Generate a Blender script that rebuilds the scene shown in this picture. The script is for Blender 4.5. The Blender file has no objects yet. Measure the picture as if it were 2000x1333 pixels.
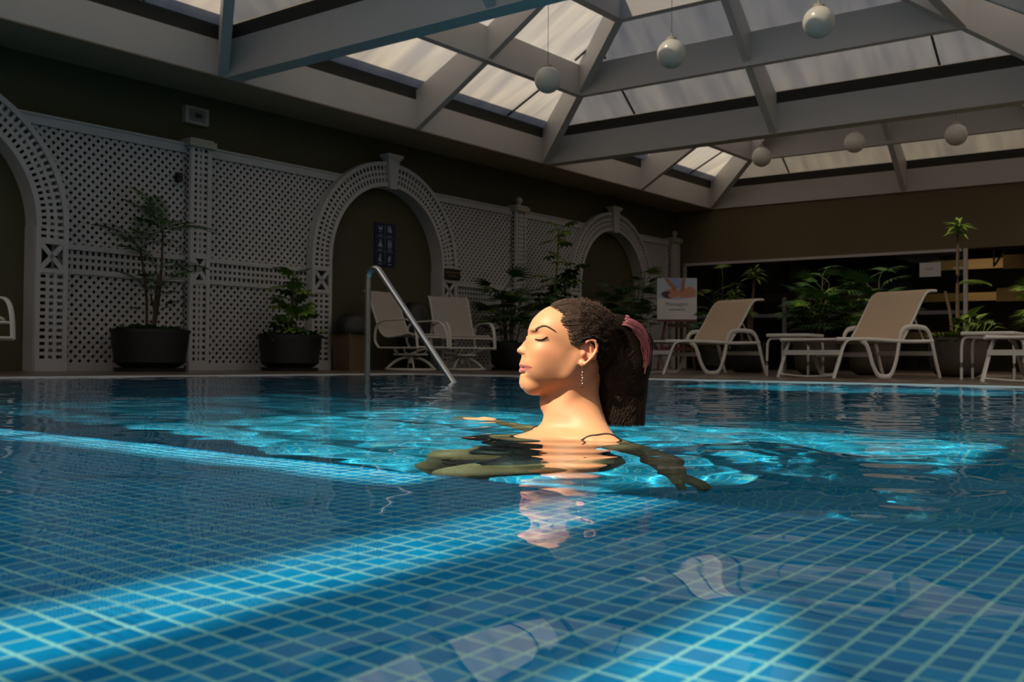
import bpy, bmesh, math, random
import numpy as np
from mathutils import Vector, Matrix
random.seed(7); rng = np.random.default_rng(7)
S = bpy.context.scene
COL = S.collection
PI = math.pi

# ------------------------------------------------------------------ camera
RC = ((0.7934020170, -0.0038180954, -0.6086860123),
      (0.6086355952,  0.0192933506,  0.7932152790),
      (0.0087150210, -0.9998065757,  0.0176312120))     # world <- (right, down, forward)
EYE = 0.17
cd = bpy.data.cameras.new('camera'); cam = bpy.data.objects.new('camera', cd); COL.objects.link(cam)
cd.sensor_width = 36.0; cd.lens = 1994.0/2000.0*36.0; cd.clip_start = 0.02; cd.clip_end = 200
M = Matrix(((RC[0][0], -RC[0][1], -RC[0][2], 0.0),
            (RC[1][0], -RC[1][1], -RC[1][2], 0.0),
            (RC[2][0], -RC[2][1], -RC[2][2], EYE),
            (0, 0, 0, 1)))
cam.matrix_world = M
cd.dof.use_dof = True; cd.dof.focus_distance = 2.28; cd.dof.aperture_fstop = 10.0
S.camera = cam

# ------------------------------------------------------------------ world, sun, exposure
SUN_DIR = Vector((-0.46, -0.85, 1.0)).normalized()      # towards the sun
w = bpy.data.worlds.new('sky'); S.world = w; w.use_nodes = True
nt = w.node_tree; bg = nt.nodes['Background']
sky = nt.nodes.new('ShaderNodeTexSky'); sky.sky_type = 'NISHITA'; sky.sun_disc = False
sky.sun_elevation = math.asin(SUN_DIR.z); sky.sun_rotation = math.atan2(SUN_DIR.x, SUN_DIR.y)
sky.air_density = 1.0; sky.dust_density = 3.0
nt.links.new(sky.outputs[0], bg.inputs[0]); bg.inputs[1].default_value = 0.16
sl = bpy.data.lights.new('sun', 'SUN'); sun = bpy.data.objects.new('sun', sl); COL.objects.link(sun)
sl.energy = 9.0; sl.color = (1.0, 0.80, 0.56); sl.angle = math.radians(0.6)
sun.rotation_euler = SUN_DIR.to_track_quat('Z', 'Y').to_euler(); sun.location = (-20, -20, 30)
try: sl.cycles.is_caustics_light = True
except Exception: pass
S.view_settings.view_transform = 'Standard'; S.view_settings.look = 'None'
S.view_settings.gamma = 1.0; S.view_settings.use_curve_mapping = False
S.view_settings.exposure = 0.40
S.cycles.max_bounces = 10; S.cycles.diffuse_bounces = 4; S.cycles.glossy_bounces = 4
S.cycles.transmission_bounces = 6; S.cycles.transparent_max_bounces = 12
S.cycles.sample_clamp_indirect = 4.0; S.cycles.use_denoising = True
S.cycles.caustics_reflective = False; S.cycles.caustics_refractive = True

# ------------------------------------------------------------------ materials
def mat(name, base, rough=0.6, metal=0.0, spec=None, noise=None, bump=None, **kw):
    m = bpy.data.materials.new(name); m.use_nodes = True
    n = m.node_tree.nodes; l = m.node_tree.links; b = n['Principled BSDF']
    b.inputs['Base Color'].default_value = (*base, 1); b.inputs['Roughness'].default_value = rough
    b.inputs['Metallic'].default_value = metal
    if spec is not None: b.inputs['Specular IOR Level'].default_value = spec
    for k, v in kw.items(): b.inputs[k.replace('_', ' ')].default_value = v
    if noise or bump:
        tc = n.new('ShaderNodeTexCoord'); nz = n.new('ShaderNodeTexNoise'); l.new(tc.outputs['Object'], nz.inputs['Vector'])
        nz.inputs['Detail'].default_value = 5
        if noise:
            sc, amt, col2 = noise; nz.inputs['Scale'].default_value = sc
            mx = n.new('ShaderNodeMix'); mx.data_type = 'RGBA'
            mx.inputs[6].default_value = (*base, 1); mx.inputs[7].default_value = (*col2, 1)
            mr = n.new('ShaderNodeMapRange'); mr.inputs[1].default_value = .35; mr.inputs[2].default_value = .7; mr.inputs[4].default_value = amt
            l.new(nz.outputs[0], mr.inputs[0]); l.new(mr.outputs[0], mx.inputs[0]); l.new(mx.outputs[2], b.inputs['Base Color'])
        if bump:
            nb = n.new('ShaderNodeTexNoise'); nb.inputs['Scale'].default_value = bump[0]; nb.inputs['Detail'].default_value = 4
            l.new(tc.outputs['Object'], nb.inputs['Vector'])
            bp = n.new('ShaderNodeBump'); bp.inputs['Strength'].default_value = bump[1]; bp.inputs['Distance'].default_value = bump[2]
            l.new(nb.outputs[0], bp.inputs['Height']); l.new(bp.outputs[0], b.inputs['Normal'])
    return m

MT = {}
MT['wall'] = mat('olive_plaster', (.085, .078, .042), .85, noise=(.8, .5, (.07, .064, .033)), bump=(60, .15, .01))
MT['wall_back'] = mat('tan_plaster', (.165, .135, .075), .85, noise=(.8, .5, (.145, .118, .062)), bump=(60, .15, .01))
MT['white'] = mat('white_painted_steel', (.61, .585, .575), .5, noise=(1.5, .4, (.53, .515, .51)))
MT['lattice'] = mat('white_lattice_wood', (.545, .54, .55), .55, noise=(3, .4, (.47, .468, .478)))
MT['soffit'] = mat('soffit_plaster', (.36, .28, .19), .8, noise=(.8, .4, (.31, .24, .16)))
MT['dark'] = mat('dark_gutter', (.035, .035, .03), .8)
MT['mullion'] = mat('dark_mullion', (.06, .06, .055), .5)
MT['deck'] = mat('brown_stone_deck', (.14, .105, .08), .28, noise=(6, .8, (.10, .075, .055)), bump=(40, .1, .003))
MT['coping'] = mat('white_coping', (.75, .76, .74), .35)
MT['chair'] = mat('white_powder_coat', (.62, .61, .57), .38)
MT['sling'] = mat('beige_sling_mesh', (.56, .41, .28), .75, bump=(900, .3, .001))
MT['sling2'] = mat('pale_sling_mesh', (.42, .38, .33), .75, bump=(900, .3, .001))
MT['steel'] = mat('brushed_steel', (.62, .62, .62), .22, 1.0)
MT['black'] = mat('black_plastic', (.012, .012, .012), .45)
MT['pot_dark'] = mat('black_planter', (.007, .007, .0065), .55, noise=(5, .5, (.012, .011, .010)))
MT['pot_olive'] = mat('olive_planter', (.075, .062, .04), .7, noise=(5, .5, (.05, .04, .03)))
MT['soil'] = mat('soil', (.03, .02, .012), .95)
MT['leaf'] = mat('dark_leaf', (.045, .12, .022), .45, noise=(9, .6, (.025, .07, .014)))
MT['leaf_y'] = mat('yellow_green_leaf', (.17, .28, .03), .45, noise=(9, .6, (.09, .17, .02)))
MT['trunk'] = mat('fibrous_trunk', (.12, .075, .045), .85, noise=(20, .8, (.06, .04, .025)), bump=(60, .5, .01))
MT['globe'] = mat('opal_glass_globe', (.72, .71, .66), .25)
MT['wood'] = mat('red_brown_wood', (.19, .06, .03), .5, noise=(12, .7, (.12, .035, .02)))
MT['bin'] = mat('beige_bin', (.16, .115, .06), .5)
MT['navy'] = mat('navy_sign', (.004, .011, .065), .4)
MT['print'] = mat('pale_print', (.35, .40, .48), .6)
MT['paper'] = mat('white_paper', (.66, .66, .68), .7)
MT['ink'] = mat('grey_ink', (.16, .15, .17), .7)
MT['cream'] = mat('cream_plastic', (.42, .40, .33), .5)
MT['interior'] = mat('interior_wall', (.04, .036, .022), .9)
MT['board'] = mat('tan_board', (.42, .27, .11), .7)

def tile_mat(name, axes, TA=None, TB=None, GR=None):
    """blue mosaic, 28 mm pitch, pale grout; colour varies tile by tile"""
    m = bpy.data.materials.new(name); m.use_nodes = True; n = m.node_tree.nodes; l = m.node_tree.links
    b = n['Principled BSDF']; b.inputs['Roughness'].default_value = .25
    g = n.new('ShaderNodeNewGeometry'); sp = n.new('ShaderNodeSeparateXYZ'); l.new(g.outputs['Position'], sp.inputs[0])
    fr = []; cells = n.new('ShaderNodeCombineXYZ')
    for i, a in enumerate(axes):
        d = n.new('ShaderNodeMath'); d.operation = 'DIVIDE'; d.inputs[1].default_value = TP; l.new(sp.outputs[a], d.inputs[0])
        f = n.new('ShaderNodeMath'); f.operation = 'FRACT'; l.new(d.outputs[0], f.inputs[0])
        fl = n.new('ShaderNodeMath'); fl.operation = 'FLOOR'; l.new(d.outputs[0], fl.inputs[0]); l.new(fl.outputs[0], cells.inputs[i])
        c = n.new('ShaderNodeMath'); c.operation = 'GREATER_THAN'; c.inputs[1].default_value = .15; l.new(f.outputs[0], c.inputs[0]); fr.append(c)
    mu = n.new('ShaderNodeMath'); mu.operation = 'MULTIPLY'; l.new(fr[0].outputs[0], mu.inputs[0]); l.new(fr[1].outputs[0], mu.inputs[1])
    wn = n.new('ShaderNodeTexWhiteNoise'); l.new(cells.outputs[0], wn.inputs['Vector'])
    cr = n.new('ShaderNodeMix'); cr.data_type = 'RGBA'; l.new(wn.outputs['Value'], cr.inputs[0])
    cr.inputs[6].default_value = (*(TA or TILE_A), 1); cr.inputs[7].default_value = (*(TB or TILE_B), 1)
    mx = n.new('ShaderNodeMix'); mx.data_type = 'RGBA'; l.new(mu.outputs[0], mx.inputs[0])
    mx.inputs[6].default_value = (*(GR or GROUT), 1); l.new(cr.outputs[2], mx.inputs[7]); l.new(mx.outputs[2], b.inputs['Base Color'])
    return m
TP = 0.028
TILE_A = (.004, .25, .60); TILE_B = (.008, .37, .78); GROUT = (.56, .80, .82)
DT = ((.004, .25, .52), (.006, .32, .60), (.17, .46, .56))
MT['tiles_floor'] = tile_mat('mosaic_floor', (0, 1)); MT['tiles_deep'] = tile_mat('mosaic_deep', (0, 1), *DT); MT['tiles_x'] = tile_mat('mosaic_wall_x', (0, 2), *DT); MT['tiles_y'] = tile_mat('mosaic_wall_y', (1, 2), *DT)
MT['grout'] = mat('pale_grout', GROUT, .6)
def single_tile():
    m = bpy.data.materials.new('blue_glass_tile'); m.use_nodes = True; n = m.node_tree.nodes; l = m.node_tree.links
    b = n['Principled BSDF']; b.inputs['Roughness'].default_value = .2
    g = n.new('ShaderNodeNewGeometry'); d = n.new('ShaderNodeVectorMath'); d.operation = 'DIVIDE'; d.inputs[1].default_value = (TP, TP, 10)
    f = n.new('ShaderNodeVectorMath'); f.operation = 'FLOOR'; wn = n.new('ShaderNodeTexWhiteNoise')
    l.new(g.outputs['Position'], d.inputs[0]); l.new(d.outputs[0], f.inputs[0]); l.new(f.outputs[0], wn.inputs['Vector'])
    cr = n.new('ShaderNodeMix'); cr.data_type = 'RGBA'; l.new(wn.outputs['Value'], cr.inputs[0])
    cr.inputs[6].default_value = (*TILE_A, 1); cr.inputs[7].default_value = (*TILE_B, 1); l.new(cr.outputs[2], b.inputs['Base Color'])
    return m
MT['tile'] = single_tile()

def water_mat():
    m = bpy.data.materials.new('pool_water'); m.use_nodes = True; n = m.node_tree.nodes; l = m.node_tree.links
    for x in list(n):
        if x.type != 'OUTPUT_MATERIAL': n.remove(x)
    r = n.new('ShaderNodeBsdfRefraction'); r.inputs['IOR'].default_value = 1.333; r.inputs['Roughness'].default_value = 0; r.inputs['Color'].default_value = (.66, .95, 1, 1)
    gl = n.new('ShaderNodeBsdfGlossy'); gl.inputs['Roughness'].default_value = 0; gl.inputs['Color'].default_value = (1, 1, 1, 1)
    fr = n.new('ShaderNodeFresnel'); fr.inputs['IOR'].default_value = 1.333
    mx = n.new('ShaderNodeMixShader'); l.new(fr.outputs[0], mx.inputs[0]); l.new(r.outputs[0], mx.inputs[1]); l.new(gl.outputs[0], mx.inputs[2])
    l.new(mx.outputs[0], n['Material Output'].inputs[0]); return m
MT['water'] = water_mat()

def glass_mat(name, tint):
    m = bpy.data.materials.new(name); m.use_nodes = True; n = m.node_tree.nodes; l = m.node_tree.links
    for x in list(n):
        if x.type != 'OUTPUT_MATERIAL': n.remove(x)
    t = n.new('ShaderNodeBsdfTransparent'); t.inputs[0].default_value = (*tint, 1)
    gl = n.new('ShaderNodeBsdfGlossy'); gl.inputs['Roughness'].default_value = .02
    fr = n.new('ShaderNodeFresnel'); g = n.new('ShaderNodeNewGeometry'); mr = n.new('ShaderNodeMapRange')   # thin glass: same Fresnel on both faces
    l.new(g.outputs['Backfacing'], mr.inputs[0]); mr.inputs[3].default_value = 1.45; mr.inputs[4].default_value = 1/1.45; l.new(mr.outputs[0], fr.inputs['IOR'])
    mx = n.new('ShaderNodeMixShader'); l.new(fr.outputs[0], mx.inputs[0]); l.new(t.outputs[0], mx.inputs[1]); l.new(gl.outputs[0], mx.inputs[2])
    l.new(mx.outputs[0], n['Material Output'].inputs[0]); return m
MT['clear'] = glass_mat('clear_glass', (.95, .97, .97)); MT['sun_dimmer'] = glass_mat('sun_dimming_glass', (.42, .43, .44)); MT['window'] = glass_mat('tinted_window_glass', (.62, .64, .6))  # dark roof glass is added only to weaken the sun patches

def frosted(nm='translucent_roof_sheet', c0=(.10, .103, .11), c1=(.165, .163, .152)):
    """weathered translucent roof sheet: streaks run down the slope (UV v)"""
    m = bpy.data.materials.new(nm); m.use_nodes = True; n = m.node_tree.nodes; l = m.node_tree.links
    for x in list(n):
        if x.type != 'OUTPUT_MATERIAL': n.remove(x)
    uv = n.new('ShaderNodeUVMap'); mp = n.new('ShaderNodeMapping'); mp.inputs['Scale'].default_value = (3.2, .5, 1); l.new(uv.outputs[0], mp.inputs[0])
    nz = n.new('ShaderNodeTexNoise'); nz.inputs['Scale'].default_value = 1.6; nz.inputs['Detail'].default_value = 2; l.new(mp.outputs[0], nz.inputs['Vector'])
    cr = n.new('ShaderNodeValToRGB'); cr.color_ramp.elements[0].position = .3; cr.color_ramp.elements[1].position = .7
    cr.color_ramp.elements[0].color = (*c0, 1); cr.color_ramp.elements[1].color = (*c1, 1); l.new(nz.outputs[0], cr.inputs[0])
    t = n.new('ShaderNodeBsdfTranslucent'); l.new(cr.outputs[0], t.inputs[0])
    d = n.new('ShaderNodeBsdfDiffuse'); d.inputs[0].default_value = (.16, .16, .155, 1)
    a = n.new('ShaderNodeAddShader'); l.new(t.outputs[0], a.inputs[0]); l.new(d.outputs[0], a.inputs[1]); l.new(a.outputs[0], n['Material Output'].inputs[0])
    return m
MT['frost'] = frosted(); MT['frost_fill'] = frosted('brightening_roof_sheet', (.42, .43, .45), (.58, .58, .57))  # second sheet passes more light; unseen bays use it to brighten the pool

# ------------------------------------------------------------------ helpers
class MB:
    def __init__(s): s.v = []; s.f = []
    def add(s, vs, fs):
        o = len(s.v); s.v += [tuple(map(float, p)) for p in vs]; s.f += [tuple(i+o for i in f) for f in fs]; return s
    def box(s, a, b):
        x0, y0, z0 = a; x1, y1, z1 = b
        return s.add([(x0,y0,z0),(x1,y0,z0),(x1,y1,z0),(x0,y1,z0),(x0,y0,z1),(x1,y0,z1),(x1,y1,z1),(x0,y1,z1)],
              [(0,3,2,1),(4,5,6,7),(0,1,5,4),(1,2,6,5),(2,3,7,6),(3,0,4,7)])
    def tube(s, pts, r, n=8, r2=None, up=(0, 0, 1), closed=False, taper=None):
        """sweep: section half-width r across, r2 along the 'up' side"""
        P = [Vector(p) for p in pts]; r2 = r if r2 is None else r2; rings = []; U = Vector(up); N = len(P)
        for i, p in enumerate(P):
            t = (P[(i+1) % N]-P[i-1]) if (closed or 0 < i < N-1) else (P[min(i+1, N-1)]-P[max(i-1, 0)])
            t.normalize(); a = t.cross(U)
            if a.length < 1e-3: a = t.cross(Vector((0.3, 1, 0.2)))
            a.normalize(); b = a.cross(t).normalized(); k = taper(i/(N-1)) if taper else 1.0
            rings.append([p+a*(r*k*math.cos(2*PI*j/n))+b*(r2*k*math.sin(2*PI*j/n)) for j in range(n)])
        vs = [q for R in rings for q in R]; fs = []
        for i in range(N if closed else N-1):
            for j in range(n):
                A = i*n+j; B = i*n+(j+1) % n; C = ((i+1) % N)*n+(j+1) % n; D = ((i+1) % N)*n+j; fs.append((A, B, C, D))
        if not closed: fs += [tuple(range(n))[::-1], tuple((N-1)*n+j for j in range(n))]
        return s.add(vs, fs)
    def lathe(s, prof, c=(0, 0, 0), n=32, cap=True, wob=0):
        vs = []; fs = []
        for r, z in prof:
            for j in range(n):
                a = 2*PI*j/n; vs.append((c[0]+r*math.cos(a), c[1]+r*math.sin(a), c[2]+z))
        for i in range(len(prof)-1):
            for j in range(n): fs.append((i*n+j, i*n+(j+1) % n, (i+1)*n+(j+1) % n, (i+1)*n+j))
        if cap: fs += [tuple(range(n))[::-1], tuple((len(prof)-1)*n+j for j in range(n))]
        return s.add(vs, fs)
    def mesh(s, name):
        me = bpy.data.meshes.new(name); me.from_pydata(s.v, [], s.f); me.update(); return me
def fixn(me):
    b = bmesh.new(); b.from_mesh(me); bmesh.ops.recalc_face_normals(b, faces=b.faces); b.to_mesh(me); b.free()
def smooth(me, ang=40):
    me.polygons.foreach_set('use_smooth', [True]*len(me.polygons))
    if ang: 
        try: me.set_sharp_from_angle(angle=math.radians(ang))
        except Exception: pass
def link(name, me, m=None, parent=None, loc=None, rot=None, scl=None, sm=None, fix=True, label=None):
    if isinstance(me, MB): me = me.mesh(name); 
    if fix and me.users == 0: fixn(me)
    if sm is not None: smooth(me, sm)
    if m is not None and len(me.materials) == 0: me.materials.append(MT[m] if isinstance(m, str) else m)
    o = bpy.data.objects.new(name, me); COL.objects.link(o)
    if parent: o.parent = parent
    if loc is not None: o.location = loc
    if rot is not None: o.rotation_euler = rot
    if scl is not None: o.scale = scl
    if label: o['label'] = label
    return o
def tag(o, label, cat, group=None):
    o['label'] = label; o['category'] = cat
    if group: o['group'] = group
    return o
def thing(name, label, cat, loc=(0, 0, 0), rz=0, group=None):
    o = bpy.data.objects.new(name, None); COL.objects.link(o); o.location = loc; o.rotation_euler = (0, 0, rz); o.empty_display_size = .1
    return tag(o, label, cat, group)
def struct(name, me=None, m=None, sm=None, label=None):
    if me is None:
        o = bpy.data.objects.new(name, None); COL.objects.link(o)
    else: o = link(name, me, m, sm=sm)
    o['kind'] = 'structure'
    if label: o['label'] = label
    return o
def box(a, b): return MB().box(a, b)
def dup(root, loc, rz=None, label=None):
    r = root.copy(); COL.objects.link(r); r.location = loc
    if rz is not None: r.rotation_euler = (0, 0, rz)
    if label: r['label'] = label
    for ch in root.children:
        c = ch.copy(); COL.objects.link(c); c.parent = r
        for g in ch.children:
            d = g.copy(); COL.objects.link(d); d.parent = c
    return r
unit = box((-.5, -.5, -.5), (.5, .5, .5)).mesh('unit_bar')
def bar(name, p, q, wd, th, nrm, m, parent, me=None):
    """a straight bar from p to q, wd wide in-plane, th thick along nrm, sharing one mesh"""
    p = Vector(p); q = Vector(q); t = (q-p); L = t.length; t.normalize(); N = Vector(nrm).normalized(); B = N.cross(t)
    o = bpy.data.objects.new(name, MESHES[m]); COL.objects.link(o); o.parent = parent
    R = Matrix((t*L, B*wd, N*th)).transposed().to_4x4(); R.translation = (p+q)/2; o.matrix_local = R
    return o
MESHES = {}
for k in ('lattice', 'white', 'mullion', 'tile', 'chair'):
    me = unit.copy(); me.materials.append(MT[k]); MESHES[k] = me

# ------------------------------------------------------------------ room
XW = -9.30; YB = 17.2; ZS = 2.97; XF = -8.54; XR = 7.6; YF = -10.2
PX0, PX1, PY0, PY1 = -7.36, 4.6, -4.0, 7.88            # pool
ZD = 0.02; SH_Y = 1.204; SH_D = 0.10; DEEP = -1.15
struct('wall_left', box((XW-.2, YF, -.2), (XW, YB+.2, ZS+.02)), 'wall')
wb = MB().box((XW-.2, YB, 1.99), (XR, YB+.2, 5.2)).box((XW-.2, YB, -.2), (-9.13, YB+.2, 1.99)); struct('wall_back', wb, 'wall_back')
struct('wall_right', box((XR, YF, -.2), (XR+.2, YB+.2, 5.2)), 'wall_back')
struct('wall_front', box((XW-.2, YF-.2, -.2), (XR+.2, YF, 5.2)), 'wall_back')
fl = MB()
cw = .05
for a, b in (((XW, YF), (PX0-cw, YB+5)), ((PX1+cw, YF), (XR, YB+5)), ((PX0-cw, PY1+cw), (PX1+cw, YB+5)), ((PX0-cw, YF), (PX1+cw, PY0-cw))): fl.box((a[0], a[1], -.15), (b[0], b[1], ZD))
struct('floor', fl, 'deck')
cp = MB(); cw = .05
cp.box((PX0-cw, PY0-cw, -.10), (PX0, PY1+cw, ZD-.010)).box((PX1, PY0-cw, -.10), (PX1+cw, PY1+cw, ZD-.010)).box((PX0, PY1, -.10), (PX1, PY1+cw, ZD-.010)).box((PX0, PY0-cw, -.10), (PX1, PY0, ZD-.010))
struct('trim_1', cp, 'coping', label='white rounded edging around the pool')
# pool basin
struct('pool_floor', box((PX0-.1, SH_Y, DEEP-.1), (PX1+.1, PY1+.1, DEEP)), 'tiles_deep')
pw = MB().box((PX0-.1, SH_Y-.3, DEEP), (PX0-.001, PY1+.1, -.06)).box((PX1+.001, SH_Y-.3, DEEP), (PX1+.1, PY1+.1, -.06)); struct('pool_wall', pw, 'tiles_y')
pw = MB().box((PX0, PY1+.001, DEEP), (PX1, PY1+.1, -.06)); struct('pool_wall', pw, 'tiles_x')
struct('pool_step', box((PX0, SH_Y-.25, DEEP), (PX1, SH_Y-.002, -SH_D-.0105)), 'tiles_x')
shelf = struct('pool_shelf', box((PX0-.1, PY0-.1, -SH_D-.010), (PX1+.1, SH_Y-.008, -SH_D-.0014)), 'grout')
def solve_floor(px, py, D):
    d = Vector((px-1000, py-666.5, 1994.0)); W = Vector([sum(RC[i][j]*d[j] for j in range(3)) for i in range(3)])
    s = W*(-EYE/W.z); h = Vector((W.x, W.y))/W.length/1.333; c = math.sqrt(1-h.length_squared)
    return s.x+h.x/c*D, s.y+h.y/c*D
def in_view(x, y, mrg=.06):
    n = math.hypot(x, y)
    right = RC[0][0]*x+RC[1][0]*y; fwd = RC[0][2]*x+RC[1][2]*y
    return fwd > .3 and abs(right) < fwd*.53+mrg
cells = []
ntile = TP*.85
for i in range(int(-3.2/TP), int(.6/TP)):
    for j in range(int(.2/TP), int(SH_Y/TP)):
        x = (i+.575)*TP; y = (j+.575)*TP
        if y+ntile/2 < SH_Y+.002 and in_view(x, y, .1): cells.append((math.hypot(x, y), x, y))
cells.sort()
tm = box((-.5, -.5, -.5), (.5, .5, .5))
for d, x, y in cells[:290]:
    o = bpy.data.objects.new('mosaic_tile', MESHES['tile']); COL.objects.link(o); o.parent = shelf; o.location = (x, y, -SH_D-.0017); o.scale = (ntile, ntile, .0025)
tl = MB()
for d, x, y in cells[290:]: tl.box((x-ntile/2, y-ntile/2, -SH_D-.0032), (x+ntile/2, y+ntile/2, -SH_D-.0005))
o = link('mosaic_tiles', tl, 'tile', shelf, fix=False); o['kind'] = 'stuff'
rest = MB()   # the shelf outside the view carries the same mosaic as a material
rest.box((PX0, PY0, -SH_D-.003), (-3.2, SH_Y-.003, -SH_D-.0005)).box((.6, PY0, -SH_D-.003), (PX1, SH_Y-.003, -SH_D-.0005)).box((-3.2, PY0, -SH_D-.003), (.6, .15, -SH_D-.0005))
link('mosaic_sheet', rest, 'tiles_floor', shelf)

# water surface: real ripples on a graded grid
def graded(stops):
    out = []
    for (a, b, n) in stops: out += list(np.linspace(a, b, n, endpoint=False))
    return np.array(out+[stops[-1][1]])
gx = graded([(PX0, -4, 90), (-4, .8, 330), (.8, PX1, 60)]); gy = graded([(PY0, .1, 40), (.1, 2.6, 230), (2.6, 4.6, 90), (4.6, PY1, 90)])
GX, GY = np.meshgrid(gx, gy, indexing='ij'); H = np.zeros_like(GX)
for lam, amp, k in ((.9, .0011, 5), (.42, .00075, 7), (.20, .00046, 8), (.11, .00016, 8)):
    for q in range(k):
        a = rng.uniform(0, 2*PI); L = lam*rng.uniform(.75, 1.3); ph = rng.uniform(0, 2*PI)
        fade = np.clip(1.25-((L < .16)*(np.hypot(GX, GY)-2.5)*.35).clip(0, 2), 0, 1)
        H += amp/math.sqrt(k)*1.4*np.sin(2*PI/L*(GX*math.cos(a)+GY*math.sin(a))+ph+.8*np.sin(GX*1.7+GY*1.1+q))*fade
rr = np.hypot(GX+1.30, GY-1.92); H += .0010*np.sin(2*PI*rr/.13)*np.exp(-((rr-.30)/.22)**2)*(rr > .12)
near = np.clip((np.hypot(GX, GY)-.25)/1.1, .38, 1.0); H *= near
H *= np.where(np.hypot(GX, GY) > 4.0, 1.25, 1.0)
nx, ny = GX.shape
me = bpy.data.meshes.new('water_surface'); V = np.stack([GX, GY, H], -1).reshape(-1, 3)
I = (np.arange(nx-1)[:, None]*ny+np.arange(ny-1)[None]).ravel(); F = np.stack([I, I+ny, I+ny+1, I+1], -1)
me.vertices.add(len(V)); me.vertices.foreach_set('co', V.ravel()); me.loops.add(F.size); me.loops.foreach_set('vertex_index', F.ravel().astype(np.int32))
me.polygons.add(len(F)); me.polygons.foreach_set('loop_start', np.arange(0, F.size, 4, dtype=np.int32)); me.update(calc_edges=True)
smooth(me, None); me.materials.append(MT['water'])
water = bpy.data.objects.new('water_surface', me); COL.objects.link(water); tag(water, 'clear rippled pool water filling the blue tiled pool', 'water'); water['kind'] = 'stuff'
try: water.cycles.is_caustics_caster = True
except Exception: pass
for o in list(COL.objects):
    if o.type == 'MESH' and o.name.split('.')[0] in ('pool_floor', 'pool_wall', 'pool_step', 'pool_shelf', 'mosaic_tile', 'mosaic_tiles', 'mosaic_sheet'):
        try: o.cycles.is_caustics_receiver = True
        except Exception: pass
# ------------------------------------------------------------------ ceiling and skylights
XB = [(-8.54, -1.64), (-1.44, 5.46)]
YBY = [(-10.16, -4.80), (-4.60, .76), (.96, 6.32), (6.52, 11.87), (12.08, 17.16)]
c = MB().box((XW-.2, YF, ZS), (XF-.002, YB+.2, ZS+.012)); c.box((5.462, YF, ZS), (XR+.2, YB+.2, ZS+.012)); struct('ceiling', c, 'soffit', label='plain soffit strip between wall and skylights')
c = MB().box((XW-.4, YF, ZS+.013), (XF-.125, YB+.2, 4.08)).box((5.6, YF, ZS+.013), (XR+.2, YB+.2, 3.7)).box((XW-.4, YB+.02, 3.3), (XR+.2, YB+.6, 3.75)).box((XW-.4, YF-.2, 3.0), (XR+.2, YF+.02, 3.75))
struct('roof_deck', c, 'dark')
c = MB().box((XF-.12, YF, ZS+.0125), (XF, YB, 3.34)); struct('fascia_beam', c, 'white', label='long white fascia beam along the left wall')
c = MB().box((5.46, YF, ZS+.0125), (5.58, YB, 3.34)); struct('fascia_beam', c, 'white')
c = MB().box((XF, 17.16, ZS), (5.46, YB-.001, 3.34)); struct('fascia_beam', c, 'white', label='white fascia beam above the back wall')
g = MB().box((XF-.14, YF, 3.34), (XF-.006, YB, 3.50)).box((5.466, YF, 3.34), (5.60, YB, 3.50)).box((XF, 17.166, 3.34), (5.46, YB+.02, 3.50)).box((XF-.14, YF, 3.5), (XF-.06, YB, 3.62))
for i in range(4):
    y0 = YBY[i][1]; y1 = YBY[i+1][0]
    struct('cross_beam', box((XF+.001, y0, ZS), (5.459, y1, 3.34)), 'white', label='deep white cross beam between two skylights')
    g.box((XF, y0+.006, 3.34), (5.46, y1-.006, 3.50))
for (y0, y1) in YBY: struct('cross_beam', box((-1.64, y0+.001, ZS), (-1.44, y1-.001, 3.34)), 'white'); g.box((-1.634, y0, 3.34), (-1.446, y1, 3.50))
struct('gutter', g, 'dark')

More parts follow.
